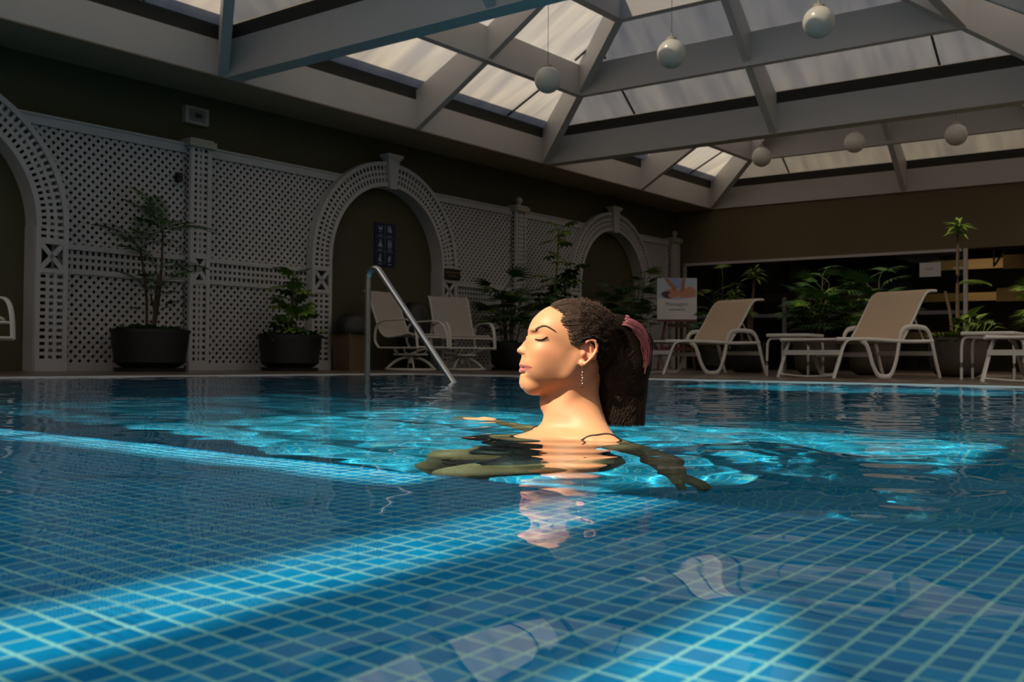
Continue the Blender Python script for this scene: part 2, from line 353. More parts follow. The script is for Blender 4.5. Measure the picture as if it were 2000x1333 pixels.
def skylight(x0, x1, y0, y1, tops=(), sun_bay=False, fm='frost', tm='clear'):
    Lx, Ly = x1-x0, y1-y0; root = struct('skylight', label='pyramid skylight of translucent sheets on white rafters'); root.location = (x0, y0, 0)
    o1, o2 = ((.65, .50), (1.34, 1.00)) if sun_bay else ((1.08, .72), (2.08, 1.38)); zb = (ZS+.012, 3.63, 4.26); zg = (3.49, 4.04, 4.63)  # one unseen bay gets openings shaped to aim sun at the woman
    def corner(k, lvl):
        ox = (0, o1[0], o2[0])[lvl]; oy = (0, o1[1], o2[1])[lvl]
        return (ox if k in (0, 3) else Lx-ox, oy if k in (0, 1) else Ly-oy)
    def prism(pts, side, name, m='white'):      # pts: list of (x, y, zlow, zhigh), side: half width vector
        mb = MB(); vs = []
        for (x, y, a, b) in pts:
            vs += [(x-side[0], y-side[1], a), (x+side[0], y+side[1], a), (x+side[0], y+side[1], b), (x-side[0], y-side[1], b)]
        fs = []
        for i in range(len(pts)-1):
            for j in range(4): fs.append((i*4+j, i*4+(j+1) % 4, (i+1)*4+(j+1) % 4, (i+1)*4+j))
        n = (len(pts)-1)*4; fs += [(3, 2, 1, 0), (n, n+1, n+2, n+3)]
        mb.add(vs, fs); return link(name, mb, m, root)
    for k in range(4):
        P = [corner(k, l) for l in range(3)]; d = Vector((P[1][0]-P[0][0], P[1][1]-P[0][1])).normalized(); s = (-d.y*.05, d.x*.05)
        e = .03
        prism([(P[0][0]+d.x*e, P[0][1]+d.y*e, zb[0], zg[0]-.02), (P[1][0], P[1][1], zb[1], zg[1]-.02), (P[2][0], P[2][1], zb[2], zg[2]-.02)], s, 'hip_rafter')
    for (ex, ey, dx, dy, o) in ((0, Ly/2, 1, 0, 0), (Lx, Ly/2, -1, 0, 0), (Lx/2, 0, 0, 1, 1), (Lx/2, Ly, 0, -1, 1)):
        q = [(ex+dx*t, ey+dy*t) for t in (.002, o1[o], o2[o])]; s = (abs(dy)*.045, abs(dx)*.045)
        prism([(q[0][0], q[0][1], zb[0], zg[0]-.03), (q[1][0], q[1][1], zb[1], zg[1]-.03), (q[2][0], q[2][1], zb[2], zg[2]-.03)], s, 'rafter')
    for lvl, hw in ((1, .05), (2, .06)):
        ox, oy = (o1, o2)[lvl-1]; a, b = zb[lvl], zg[lvl]-.015
        nm = 'purlin' if lvl == 1 else 'ring_beam'
        link(nm, box((ox-hw, oy-hw, a), (Lx-ox+hw, oy+hw, b)), 'white', root); link(nm, box((ox-hw, Ly-oy-hw, a), (Lx-ox+hw, Ly-oy+hw, b)), 'white', root)
        link(nm, box((ox-hw, oy+hw, a), (ox+hw, Ly-oy-hw, b)), 'white', root); link(nm, box((Lx-ox-hw, oy+hw, a), (Lx-ox+hw, Ly-oy-hw, b)), 'white', root)
    # glazing, piece by piece
    def slope(L, oa1, oa2, seam, fn, right=False):
        mid = L/2
        def hip(a): return 1+(a-oa1)/(oa2-oa1)
        low = [[(0, 0), (seam, 0), (seam, 1), (oa1, 1)], [(seam, 0), (mid, 0), (mid, 1), (seam, 1)]]
        upp = [[(oa1, 1), (seam, 1), (seam, hip(seam))], [(seam, 1), (mid, 1), (mid, 2), (oa2, 2), (seam, hip(seam))]]
        for pi, P in enumerate(low+upp):
            for mirror in (0, 1):
                Q = [((L-a) if mirror else a, s) for a, s in P]
                vs = [fn(a, s) for a, s in Q]; me = bpy.data.meshes.new('roof_panel'); me.from_pydata(vs, [], [tuple(range(len(vs)))]); me.update()
                uvl = me.uv_layers.new(name='UVMap')
                for i in range(len(vs)): uvl.data[i].uv = (Q[i][0]+x0, Q[i][1]+y0)
                cl = right and sun_bay and (pi >= 2 or (pi == 1 and not mirror)); link('sun_dim_panel' if cl else 'roof_panel', me, 'sun_dimmer' if cl else fm, root, fix=False)  # added dimming panes on the unseen bay let weaker sun onto the shelf
        for a in (seam, L-seam):
            for (s0, s1) in ((.02, .95), (1.05, hip(seam))):
                p = Vector(fn(a, s0)); q = Vector(fn(a, s1)); p.z -= .012; q.z -= .012
                nrm = (q-p).cross(Vector(fn(a+.1, s0))-Vector(fn(a, s0))); bar('mullion', p, q, .022, .02, nrm, 'mullion', root)
    def rs(s, o): return s*o[0] if s <= 1 else o[0]+(s-1)*(o[1]-o[0])
    def gz(s): return zg[0]+s*(zg[1]-zg[0]) if s <= 1 else zg[1]+(s-1)*(zg[2]-zg[1])
    slope(Lx, o1[0], o2[0], 1.49, lambda a, s: (a, rs(s, (o1[1], o2[1])), gz(s)))
    slope(Lx, o1[0], o2[0], 1.49, lambda a, s: (a, Ly-rs(s, (o1[1], o2[1])), gz(s)))
    slope(Ly, o1[1], o2[1], .92, lambda a, s: (rs(s, (o1[0], o2[0])), a, gz(s)))
    slope(Ly, o1[1], o2[1], .92, lambda a, s: (Lx-rs(s, (o1[0], o2[0])), a, gz(s)), True)
    ax, ay, bx, by = o2[0], o2[1], Lx-o2[0], Ly-o2[1]
    mx = (ax+bx)/2
    nx_, ny_ = (3, 5) if sun_bay else (2, 2); us = [ax+(bx-ax)*i/nx_ for i in range(nx_+1)]; vs_ = [ay+(by-ay)*i/ny_ for i in range(ny_+1)]; bw = .012 if sun_bay else .02
    for i in range(nx_):
        for j in range(ny_):
            ok_ = (j >= 1) if sun_bay else ((i, j) in tops)
            tm2 = 'sun_dimmer' if sun_bay and (j == 4 or i == 0) else tm; link('top_pane', box((us[i]+bw, vs_[j]+bw, zg[2]), (us[i+1]-bw, vs_[j+1]-bw, zg[2]+.012)), tm2 if ok_ else fm, root)
    for u in us[1:-1]: link('top_bar', box((u-bw, ay, zg[2]-.04), (u+bw, by, zg[2]+.02)), 'white', root)
    for v in vs_[1:-1]: link('top_bar', box((ax, v-bw, zg[2]-.04), (bx, v+bw, zg[2]+.02)), 'white', root)
    return root
for ix, (x0, x1) in enumerate(XB):
    for iy, (y0, y1) in enumerate(YBY):
        skylight(x0, x1, y0, y1, {(0, 1): ((0, 0), (0, 1), (1, 0), (1, 1)), (0, 2): ((0, 0), (1, 0)), (0, 3): ((0, 0), (1, 0), (0, 1), (1, 1))}.get((ix, iy), ()), (ix, iy) == (0, 1), 'frost_fill' if (ix == 1 or iy < 2) else 'frost', 'sun_dimmer' if iy == 3 else 'clear')

# ------------------------------------------------------------------ globe lamps
gl0 = MB(); gl0.lathe([(.0002 if a in (0, 18) else .1475*math.sin(PI*a/18), -.1475*math.cos(PI*a/18)) for a in range(19)], n=32, cap=False)
def globe(loc, label, zt):
    t = thing('pendant_lamp', label, 'lamp', loc, group='white globe lamps hanging from the skylights')
    if 'g' not in PROTO:
        PROTO['g'] = gl0.mesh('shade'); fixn(PROTO['g']); smooth(PROTO['g'], None); PROTO['g'].materials.append(MT['globe'])
        c = MB().lathe([(.05, .130), (.055, .150), (.05, .162), (.012, .170), (.008, .215)], n=20); PROTO['c'] = c.mesh('collar'); smooth(PROTO['c'], 40); PROTO['c'].materials.append(MT['cream'])
    link('globe_shade', PROTO['g'], None, t, fix=False); link('collar', PROTO['c'], None, t, fix=False)
    link('cord', MB().tube([(0, 0, .2), (0, 0, zt-loc[2])], .003, 6), 'mullion', t)
PROTO = {}
ZT = 4.63
globe((-6.59, 9.2, 3.28), 'shaded white globe lamp hanging nearest the left wall, leftmost of all globes', ZT-.0)
globe((-5.04, 9.2, 3.30), 'white globe lamp with sunlit top, middle one of the front row', ZT)
globe((-3.50, 9.2, 3.325), 'white globe lamp with sunlit top, highest and largest in view', ZT)
globe((-6.44, 14.6, 3.28), 'small white globe lamp in front of the far skylight corner, lowest in view', 4.3)
globe((-5.02, 14.6, 3.33), 'white globe lamp of the far row, middle of its three', ZT)
globe((-3.64, 14.6, 3.265), 'white globe lamp of the far row, rightmost in view', ZT)

# ------------------------------------------------------------------ lattice screens on the left wall
XL = -9.19; XP = -9.10; ZB = ZD; Z1, Z2, ZTOP = .955, 1.205, 2.37
PITCH = .063; SW = .033
def clip_seg(p, q, inside, n=80):
    """longest run of the segment p-q (y, z) that lies inside"""
    best = None; st = None
    for i in range(n+1):
        t = i/n; y = p[0]+(q[0]-p[0])*t; z = p[1]+(q[1]-p[1])*t
        if inside(y, z):
            if st is None: st = t
            en = t
            if best is None or en-st > best[1]-best[0]: best = (st, en)
        else: st = None
    return best
def lattice(ya, yb, arches, label):
    root = thing('lattice_screen', label, 'lattice', (XL, ya, ZB), group='white lattice panels on the left wall')
    W = yb-ya
    def free(y, z):
        Y = y+ya; Z = z+ZB
        for (cy, r) in arches:
            if Z > 1.35 and math.hypot(Y-cy, Z-1.35) < r-.12: return False
            if Z <= 1.35 and abs(Y-cy) < r-.12: return False
        return True
    zz = [(.06, Z1-ZB-.0), (Z2-ZB+.0, ZTOP-ZB-.06)]
    for (z0, z1) in zz:
        h = z1-z0; st = PITCH*math.sqrt(2)*1.0
        for sgn in (1, -1):
            k = int((W+h)/st)+1
            for i in range(-1, k+1):
                c0 = i*st                                   # y + sgn*... = const line
                if sgn == 1: p = (c0-h, z0); q = (c0, z1)
                else: p = (c0, z0); q = (c0-h, z1)
                r = clip_seg(p, q, lambda y, z: 0 < y < W and z0-.001 <= z <= z1+.001 and free(y, z))
                if not r or (r[1]-r[0])*h < .06: continue
                a = (p[0]+(q[0]-p[0])*r[0], p[1]+(q[1]-p[1])*r[0]); b = (p[0]+(q[0]-p[0])*r[1], p[1]+(q[1]-p[1])*r[1])
                xo = -.009 if sgn == 1 else -.016
                bar('slat', (xo, a[0], a[1]), (xo, b[0], b[1]), SW, .007, (1, 0, 0), 'lattice', root)
    y0 = 0.; 
    for z in (Z1-ZB+.063, Z1-ZB+.063*2, Z1-ZB+.063*3): pass
    n = int(W/PITCH)
    for i in range(1, n+1):
        y = W*i/(n+1)
        if free(y, 1.1): bar('slat', (-.014, y, Z1-ZB), (-.014, y, Z2-ZB), SW, .007, (1, 0, 0), 'lattice', root)
    def span(z):
        r = clip_seg((0, z), (W, z), free, 300); return r[0]*W, r[1]*W
    for i in (1, 2):
        z = Z1-ZB+.03+(Z2-Z1-.06)*i/3; a, b = span(z); bar('slat', (-.006, a, z), (-.006, b, z), SW, .007, (1, 0, 0), 'lattice', root)
    for z, h in ((.035, .07), (Z1-ZB+.01, .05), (Z2-ZB-.01, .05), (ZTOP-ZB-.035, .085)):
        a, b = span(z); link('rail', box((-.02, a, z-h/2), (.016, b, z+h/2)), 'lattice', root)
    a, b = span(ZTOP-ZB-.01); link('top_moulding', box((-.06, a, ZTOP-ZB+.005), (.03, b, ZTOP-ZB+.025)), 'lattice', root)
    return root
def perforated(root, width, z0, z1):
    """square lattice strip, three holes wide, standing at local y 0..width"""
    st = .045; inner = width-2*st
    for a, b in ((0, st), (width-st, width)): link('stile', box((-.012, a, z0), (.008, b, z1)), 'lattice', root)
    for i in (1, 2):
        y = st+inner*i/3; bar('slat', (-.005, y, z0), (-.005, y, z1), .034, .008, (1, 0, 0), 'lattice', root)
    n = max(1, round((z1-z0)/PITCH))
    for i in range(n+1):
        z = z0+(z1-z0)*i/n; bar('slat', (-.006, st-.005, z), (-.006, width-st+.005, z), .032, .007, (1, 0, 0), 'lattice', root)
def ornament(root, width, z0, z1):
    """plain block with a pierced X"""
    st = .05; link('cross_block', box((-.013, 0, z0-.03), (.009, width, z0+.012)), 'lattice', root); link('cross_block', box((-.013, 0, z1-.012), (.009, width, z1+.03)), 'lattice', root)
    for a, b in ((0, st), (width-st, width)): link('stile', box((-.012, a, z0), (.0085, b, z1)), 'lattice', root)
    for s in (0, 1):
        p = (-.004, st-.01, z0 if s == 0 else z1); q = (-.004, width-st+.01, z1 if s == 0 else z0); bar('slat', p, q, .045, .008, (1, 0, 0), 'lattice', root)
def post(y, label, ball):
    wd = .25; root = thing('lattice_post', label, 'post', (XP, y, ZB), group='white lattice posts')
    link('base_block', box((-.012, 0, 0), (.012, wd, .09)), 'lattice', root)
    perforated(root, wd, .09, Z1-ZB-.03); ornament(root, wd, Z1-ZB, Z2-ZB); perforated(root, wd, Z2-ZB+.03, ZTOP-ZB-.01)
    # sides: a perforated return towards the wall
    for yy in (0, wd):
        link('side_stile', box((-.03, yy-.004, 0), (-.0, yy+.004, ZTOP-ZB)), 'lattice', root)
        link('side_stile', box((-.19, yy-.004, 0), (-.15, yy+.004, ZTOP-ZB)), 'lattice', root)
        mb = MB(); z = .05
        while z < ZTOP-ZB: mb.box((-.16, yy-.003, z), (-.02, yy+.003, z+.033)); z += PITCH
        mb.box((-.10, yy-.003, 0), (-.07, yy+.003, ZTOP-ZB)); link('side_slats', mb, 'lattice', root)
    link('cap', box((-.19, -.04, ZTOP-ZB-.012), (.045, wd+.04, ZTOP-ZB+.055)), 'cream', root)
    link('cap_moulding', box((-.16, -.015, ZTOP-ZB+.055), (.02, wd+.015, ZTOP-ZB+.075)), 'lattice', root)
    if ball:
        m = MB().lathe([(.03, 0), (.02, .02), (.035, .04), (.05, .075), (.045, .11), (.02, .13), (.001, .135)], n=20)
        link('finial', m, 'lattice', root, loc=(-.04, wd/2, ZTOP-ZB+.075), sm=50)
def arch(cy, label, sgn=None):
    R0, R1 = .99, 1.30; ZC = 1.35; root = thing('lattice_arch', label, 'arch', (XP, cy, ZB), group='white lattice arches'); zc = ZC-ZB
    def ring(name, ra, rb, x0, x1, n=56, a0=0, a1=PI):
        mb = MB(); vs = []
        for i in range(n+1):
            a = a0+(a1-a0)*i/n; c, s = math.cos(a), math.sin(a)
            vs += [(x0, ra*c, zc+ra*s), (x1, ra*c, zc+ra*s), (x1, rb*c, zc+rb*s), (x0, rb*c, zc+rb*s)]
        fs = []
        for i in range(n):
            for j in range(4): fs.append((i*4+j, i*4+(j+1) % 4, (i+1)*4+(j+1) % 4, (i+1)*4+j))
        fs += [(3, 2, 1, 0), (n*4, n*4+1, n*4+2, n*4+3)]
        mb.add(vs, fs); return link(name, mb, 'lattice', root)
    ring('inner_rim', R0, R0+.05, -.014, .012); ring('outer_rim', R1-.05, R1, -.014, .012)
    inn = (R1-R0-.10)
    for i in (1, 2): r = R0+.05+inn*i/3; ring('curved_slat', r-.017, r+.017, -.011, -.0015)
    n = 60
    for i in range(n+1):
        a = PI*i/n; c, s = math.cos(a), math.sin(a)
        bar('slat', (-.006, (R0+.045)*c, zc+(R0+.045)*s), (-.006, (R1-.045)*c, zc+(R1-.045)*s), .031, .007, (1, 0, 0), 'lattice', root)
    ring('inner_jamb', R0, R0+.012, -.195, -.014); ring('outer_jamb', R1-.012, R1, -.09, -.014)
    # pilasters either side
    wd = R1-R0
    for side in (-1, 1):
        sub = bpy.data.objects.new('pilaster', None); COL.objects.link(sub); sub.parent = root; sub.location = (0, R0 if side == 1 else -R1, 0)
        perforated(sub, wd, .10, Z1-ZB-.03); link('base_block', box((-.012, 0, 0), (.012, wd, .10)), 'lattice', sub)
        ornament(sub, wd, Z1-ZB, Z2-ZB); perforated(sub, wd, Z2-ZB+.03, zc)
        yj = 0 if side == 1 else wd
        link('jamb', box((-.195, yj-.006, 0), (-.012, yj+.006, zc)), 'lattice', sub)
        yo = wd-yj; link('jamb', box((-.09, yo-.006, 0), (-.012, yo+.006, zc)), 'lattice', sub)
    k = MB(); z0, z1 = zc+R0-.03, zc+R1+.03
    k.add([(-.05, -.055, z0), (.045, -.055, z0), (.045, .055, z0), (-.05, .055, z0), (-.05, -.10, z1), (.055, -.10, z1), (.055, .10, z1), (-.05, .10, z1)],
          [(0, 3, 2, 1), (4, 5, 6, 7), (0, 1, 5, 4), (1, 2, 6, 5), (2, 3, 7, 6), (3, 0, 4, 7)])
    link('keystone', k, 'lattice', root)
    k = MB().box((-.06, -.115, z1), (.07, .115, z1+.025)).box((-.07, -.135, z1+.025), (.085, .135, z1+.065)); link('keystone_cap', k, 'lattice', root)
A1, A2, A3 = 3.73, 9.31, 14.66
arch(A1, 'white lattice arch cut by the left edge of the photo'); arch(A2, 'white lattice arch framing the blue sign'); arch(A3, 'far white lattice arch behind the green plants')
lattice(4.32, 6.36, [(A1, 1.30)], 'white diagonal lattice panel behind the tall palm in a black pot')
lattice(6.59, 8.72, [(A2, 1.30)], 'white diagonal lattice panel behind the second black pot')
lattice(9.90, 11.93, [(A2, 1.30)], 'white diagonal lattice panel right of the middle arch')
lattice(12.18, 14.07, [(A3, 1.30)], 'white diagonal lattice panel left of the far arch')
lattice(15.25, 16.72, [(A3, 1.30)], 'small white lattice panel right of the far arch beside the corner')
post(6.35, 'white lattice post between the two black pots', False); post(11.93, 'white lattice post with ball finial behind the swivel chairs', True)
post(16.72, 'white lattice post with ball finial at the room corner', True)

# ------------------------------------------------------------------ wall fittings and signs
def text(s, size, loc, rot, m, parent, name='lettering', ext=.0006, align='CENTER'):
    cu = bpy.data.curves.new(name, 'FONT'); cu.body = s; cu.size = size; cu.extrude = ext; cu.align_x = align; cu.align_y = 'CENTER'
    tmp = bpy.data.objects.new('t', cu); COL.objects.link(tmp); bpy.context.view_layer.update()
    me = bpy.data.meshes.new_from_object(tmp.evaluated_get(bpy.context.evaluated_depsgraph_get())); bpy.data.objects.remove(tmp)
    me.materials.clear(); me.materials.append(MT[m]); o = bpy.data.objects.new(name, me); COL.objects.link(o); o.parent = parent; o.location = loc; o.rotation_euler = rot; return o
RW = (PI/2, 0, PI/2)      # faces +X
t = thing('wall_speaker', 'square cream louvred wall speaker above the lattice', 'speaker', (XW, 6.52, 2.725))
link('housing', box((0, -.145, -.09), (.06, .145, .09)), 'cream', t)
for i in range(7): link('louvre', box((.06, -.10, -.062+i*.019), (.066, .10, -.052+i*.019)), 'ink', t)
link('badge', box((.066, -.03, -.025), (.07, .05, .025)), 'black', t)
t = thing('motion_sensor', 'small black box sensor fixed on the lattice beside a post', 'sensor', (XL+.0, 6.24, 2.02)); link('case', box((.018, -.03, -.045), (.07, .03, .045)), 'black', t)
link('lens', MB().lathe([(.016, 0), (.016, .008), (.001, .012)], n=16), 'mullion', t, loc=(.07, 0, .01), rot=(0, PI/2, 0), sm=40)
# blue pictogram board
t = thing('pictogram_board', 'tall navy board with six pale pictograms on the wall inside the arch', 'sign', (XW, 9.40, 1.626))
link('board', box((0, -.185, -.275), (.015, .185, .275)), 'navy', t)
gm = MB(); f = .0155
for z in (-.275+.183, -.275+.366): gm.box((f, -.16, z-.0015), (f+.001, .16, z+.0015))
gm.box((f, -.0015, -.25), (f+.001, .0015, .25)); link('divider', gm, 'print', t)
def pict(kind, y, z):
    m = MB(); q = lambda a, b, c_, d: m.box((f, y+min(a, c_), z+min(b, d)), (f+.0012, y+max(a, c_), z+max(b, d)))
    def disc(a, b, r): m.add([(f+.0012, y+a+r*math.cos(i*PI/6), z+b+r*math.sin(i*PI/6)) for i in range(12)], [tuple(range(12))])
    if kind == 0: q(-.03, .0, .03, .03); q(-.035, .022, -.02, .05); q(.02, .022, .035, .05); q(-.02, -.03, .02, -.02)
    if kind == 1: disc(.0, .045, .013); q(-.035, -.02, .04, -.008); q(-.035, -.01, -.02, .06); q(-.01, -.01, .03, .03)
    if kind == 2: disc(0, .05, .013); q(-.02, -.02, .02, .03); q(-.04, -.035, .04, -.022); q(-.035, -.02, -.02, .0); q(.02, -.02, .035, .0)
    if kind == 3:
        for s in (-.02, .02): disc(s, .052, .011); q(s-.014, -.0, s+.014, .036); q(s-.010, -.045, s+.010, -.0)
    if kind == 4: disc(0, .045, .014); q(-.012, -.03, .012, .03); q(-.03, -.04, .03, -.03); q(-.03, -.03, -.02, .01)
    if kind == 5: disc(.0, .02, .022); q(-.025, -.04, .0, .02); q(.0, -.03, .01, -.0)
    q(-.035, -.075, .035, -.066)
    link('pictogram', m, 'print', t)
for k in range(6): pict(k, -.085+.17*(k % 2), .185-.183*(k//2))
t = thing('name_plate', 'small black plate with two gold lines on the right arch pilaster', 'sign', (XP+.012, 10.49, 1.31)); link('plate', box((0, -.16, -.075), (.012, .16, .075)), 'black', t)
text('PISCINA ADULTO', .033, (.0125, 0, .025), RW, 'board', t); text('ADULT POOL', .028, (.0125, 0, -.02), RW, 'board', t)

# ------------------------------------------------------------------ back glass wall and the room behind it
win = struct('window_1', label='long glazed wall with thin grey frame at the back'); ZW = 1.97
def wf(a, b, m='white', nm='window_frame'): return link(nm, box(a, b), m, win)
wf((-9.13, YB-.03, ZW-.025), (-4.20, YB+.03, ZW+.02)); wf((-4.17, YB-.03, ZD), (-4.115, YB+.03, ZW+.02)); wf((-9.13, YB-.03, ZD), (-9.08, YB+.03, ZW))
wf((-9.08, YB-.02, .95), (-4.17, YB+.02, 1.01), 'ink', 'window_rail'); wf((-7.18, YB-.02, ZD), (-7.11, YB+.02, 1.30), 'ink', 'window_post')
wf((-4.32, YB-.02, 1.66), (-4.17, YB+.02, 1.70)); 
xs = [-9.08, -7.15, -5.50, -4.17]
for i in range(3): link('window_pane', box((xs[i]+.01, YB-.004, ZD), (xs[i+1]-.01, YB+.004, ZW-.025)), 'window', win)
MB_ = MB().box((-9.6, YB+4.4, 0), (XR, YB+4.6, 2.8)).box((-9.6, YB+.2, 2.3), (XR, YB+4.6, 2.5)).box((-9.7, YB+.2, 0), (-9.5, YB+4.6, 2.5)).box((XR, YB+.2, 0), (XR+.2, YB+4.6, 2.5))
struct('wall_inner', MB_, 'interior', label='dim room behind the glass')
for (xa, xb, z0, z1, y) in ((-9.4, -6.5, 1.42, 1.60, 3.2), (-6.1, -3.9, 1.30, 1.45, 2.6), (-5.4, -3.6, 1.88, 2.06, 2.6), (-3.85, -2.2, 1.74, 1.97, 1.2), (-3.95, -2.9, 1.20, 1.42, 1.2), (-6.4, -4.4, .62, .74, 2.6)):
    o = link('wall_board', box((xa, YB+y, z0), (xb, YB+y+.03, z1)), 'board'); tag(o, 'tan horizontal board in the dim room behind the glass', 'board', 'tan boards behind the glass')
il = bpy.data.lights.new('inner_room_fill', 'AREA'); il.energy = 7; il.size = 1.2; il.color = (1, .82, .55); ilo = bpy.data.objects.new('inner_room_fill', il); COL.objects.link(ilo); ilo.location = (-4.5, YB+1.6, 2.28)  # fill light added so the boards behind the glass show
br = thing('shelf_bracket', 'dark triangular bracket under the beam right of the glass wall', 'bracket', (-3.75, YB+.15, 1.99))
link('arm', box((-.02, -.02, -.03), (.35, .02, 0)), 'black', br); link('stay', MB().tube([(0, 0, -.28), (.16, 0, -.02)], .018, 6), 'black', br); link('wall_plate', box((-.02, -.02, -.30), (.0, .02, 0)), 'black', br)
t = thing('notice', 'white paper notice taped inside the glass wall', 'sign', (-4.68, YB-.012, 1.675)); link('sheet', box((-.165, 0, -.115), (.165, .003, .115)), 'paper', t)
text('AVISO', .045, (0, -.001, .01), (PI/2, 0, 0), 'ink', t)

# ------------------------------------------------------------------ massage poster on an easel
ea = thing('easel', 'red-brown wooden easel holding the massage poster', 'easel', (-7.55, 14.0, ZD), rz=.5)
FA = -.12
for s in (-1, 1): link('leg', MB().tube([(s*.28, -.12, .0), (s*.10, .05, 1.25)], .022, 6), 'wood', ea)
link('leg', MB().tube([(0, .42, 0), (0, .06, 1.22)], .020, 6), 'wood', ea)
link('crossbar', box((-.22, -.06, .30), (.22, -.02, .36)), 'wood', ea); link('ledge', box((-.30, -.13, .745), (.30, -.01, .775)), 'wood', ea); link('crossbar', box((-.14, -.02, .66), (.14, .02, .72)), 'wood', ea)
po = thing('poster', 'poster of a person having a back massage with grey words below', 'poster', (0, 0, 0)); po.location = (-7.55, 14.0, ZD); po.rotation_euler = (0, 0, .5)
sh = MB(); PWd, PH = .60, .64; zb0 = .778; y0 = -.095; tl_ = .10
def pp(x, z, off=0): return (x, y0+tl_*(z/PH)-.0-off, zb0+z)
sh.add([pp(-PWd/2, 0), pp(PWd/2, 0), pp(PWd/2, PH), pp(-PWd/2, PH), pp(-PWd/2, 0, -.012), pp(PWd/2, 0, -.012), pp(PWd/2, PH, -.012), pp(-PWd/2, PH, -.012)],
       [(0, 1, 2, 3), (7, 6, 5, 4), (0, 4, 5, 1), (1, 5, 6, 2), (2, 6, 7, 3), (3, 7, 4, 0)])
link('board', sh, 'paper', po)
MT['ph_bg'] = mat('photo_pale_blue', (.42, .50, .66), .6); MT['ph_skin'] = mat('photo_skin', (.52, .25, .17), .6); MT['ph_skin2'] = mat('photo_skin_dark', (.36, .15, .10), .6); MT['ph_hair'] = mat('photo_hair', (.06, .04, .035), .6); MT['ph_cloth'] = mat('photo_cloth', (.25, .33, .60), .6)
def blob(pts, m, off, name='print_shape'): link(name, MB().add([pp(x, z, off) for x, z in pts], [tuple(range(len(pts)))]), m, po, fix=False)
blob([(-.29, .33), (.0, .30), (.29, .34), (.29, .635), (-.29, .635)], 'ph_bg', .001)
blob([(-.14, .52), (.06, .47), (.12, .635), (-.14, .635)], 'ph_cloth', .0015)
def oval(cx_, cz, a, b, rot=0, n=20): return [(cx_+a*math.cos(2*PI*i/n)*math.cos(rot)-b*math.sin(2*PI*i/n)*math.sin(rot), cz+a*math.cos(2*PI*i/n)*math.sin(rot)+b*math.sin(2*PI*i/n)*math.cos(rot)) for i in range(n)]
blob([(.02, .34), (.12, .33), (.29, .35), (.29, .46), (.20, .51), (.08, .47)], 'ph_skin', .002)
blob(oval(-.03, .42, .15, .055, -.1), 'ph_skin', .0022); blob(oval(-.14, .38, .10, .055, -.2), 'ph_hair', .0024); blob(oval(-.06, .375, .075, .045, .1), 'ph_skin', .0027)
blob([(-.20, .635), (-.14, .635), (-.0, .48), (-.05, .44)], 'ph_skin2', .0029); blob([(.08, .635), (.13, .635), (.11, .43), (.05, .42)], 'ph_skin2', .0029)
rx = math.atan2(PH, tl_)
text('Massagem', .085, pp(0, .235, .002), (rx, 0, 0), 'ink', po); text('relaxante', .065, pp(0, .155, .002), (rx, 0, 0), 'ink', po)
# ------------------------------------------------------------------ chaise longues (local x across, y from foot to head)
def bez(pts, n=6):
    """Catmull-Rom through the points"""
    P = [Vector(p) for p in pts]; P = [P[0]*2-P[1]]+P+[P[-1]*2-P[-2]]; out = []
    for i in range(1, len(P)-2):
        for k in range(n):
            t = k/n; a, b, c_, d = P[i-1], P[i], P[i+1], P[i+2]
            out.append(.5*((2*b)+(-a+c_)*t+(2*a-5*b+4*c_-d)*t*t+(-a+3*b-3*c_+d)*t**3))
    out.append(P[-2]); return out
def sheet(curve, hw, th=.006):
    """cloth strip: curve of (y, z), half width hw along x"""
    mb = MB(); n = len(curve); vs = []
    for i, (y, z) in enumerate(curve):
        j = min(i+1, n-1); k = max(i-1, 0); ty, tz = curve[j][0]-curve[k][0], curve[j][1]-curve[k][1]; L = math.hypot(ty, tz); ny_, nz_ = -tz/L*th, ty/L*th
        vs += [(-hw, y, z), (hw, y, z), (hw, y+ny_, z+nz_), (-hw, y+ny_, z+nz_)]
    fs = []
    for i in range(n-1):
        for j in range(4): fs.append((i*4+j, i*4+(j+1) % 4, (i+1)*4+(j+1) % 4, (i+1)*4+j))
    fs += [(3, 2, 1, 0), ((n-1)*4, (n-1)*4+1, (n-1)*4+2, (n-1)*4+3)]
    return mb.add(vs, fs)
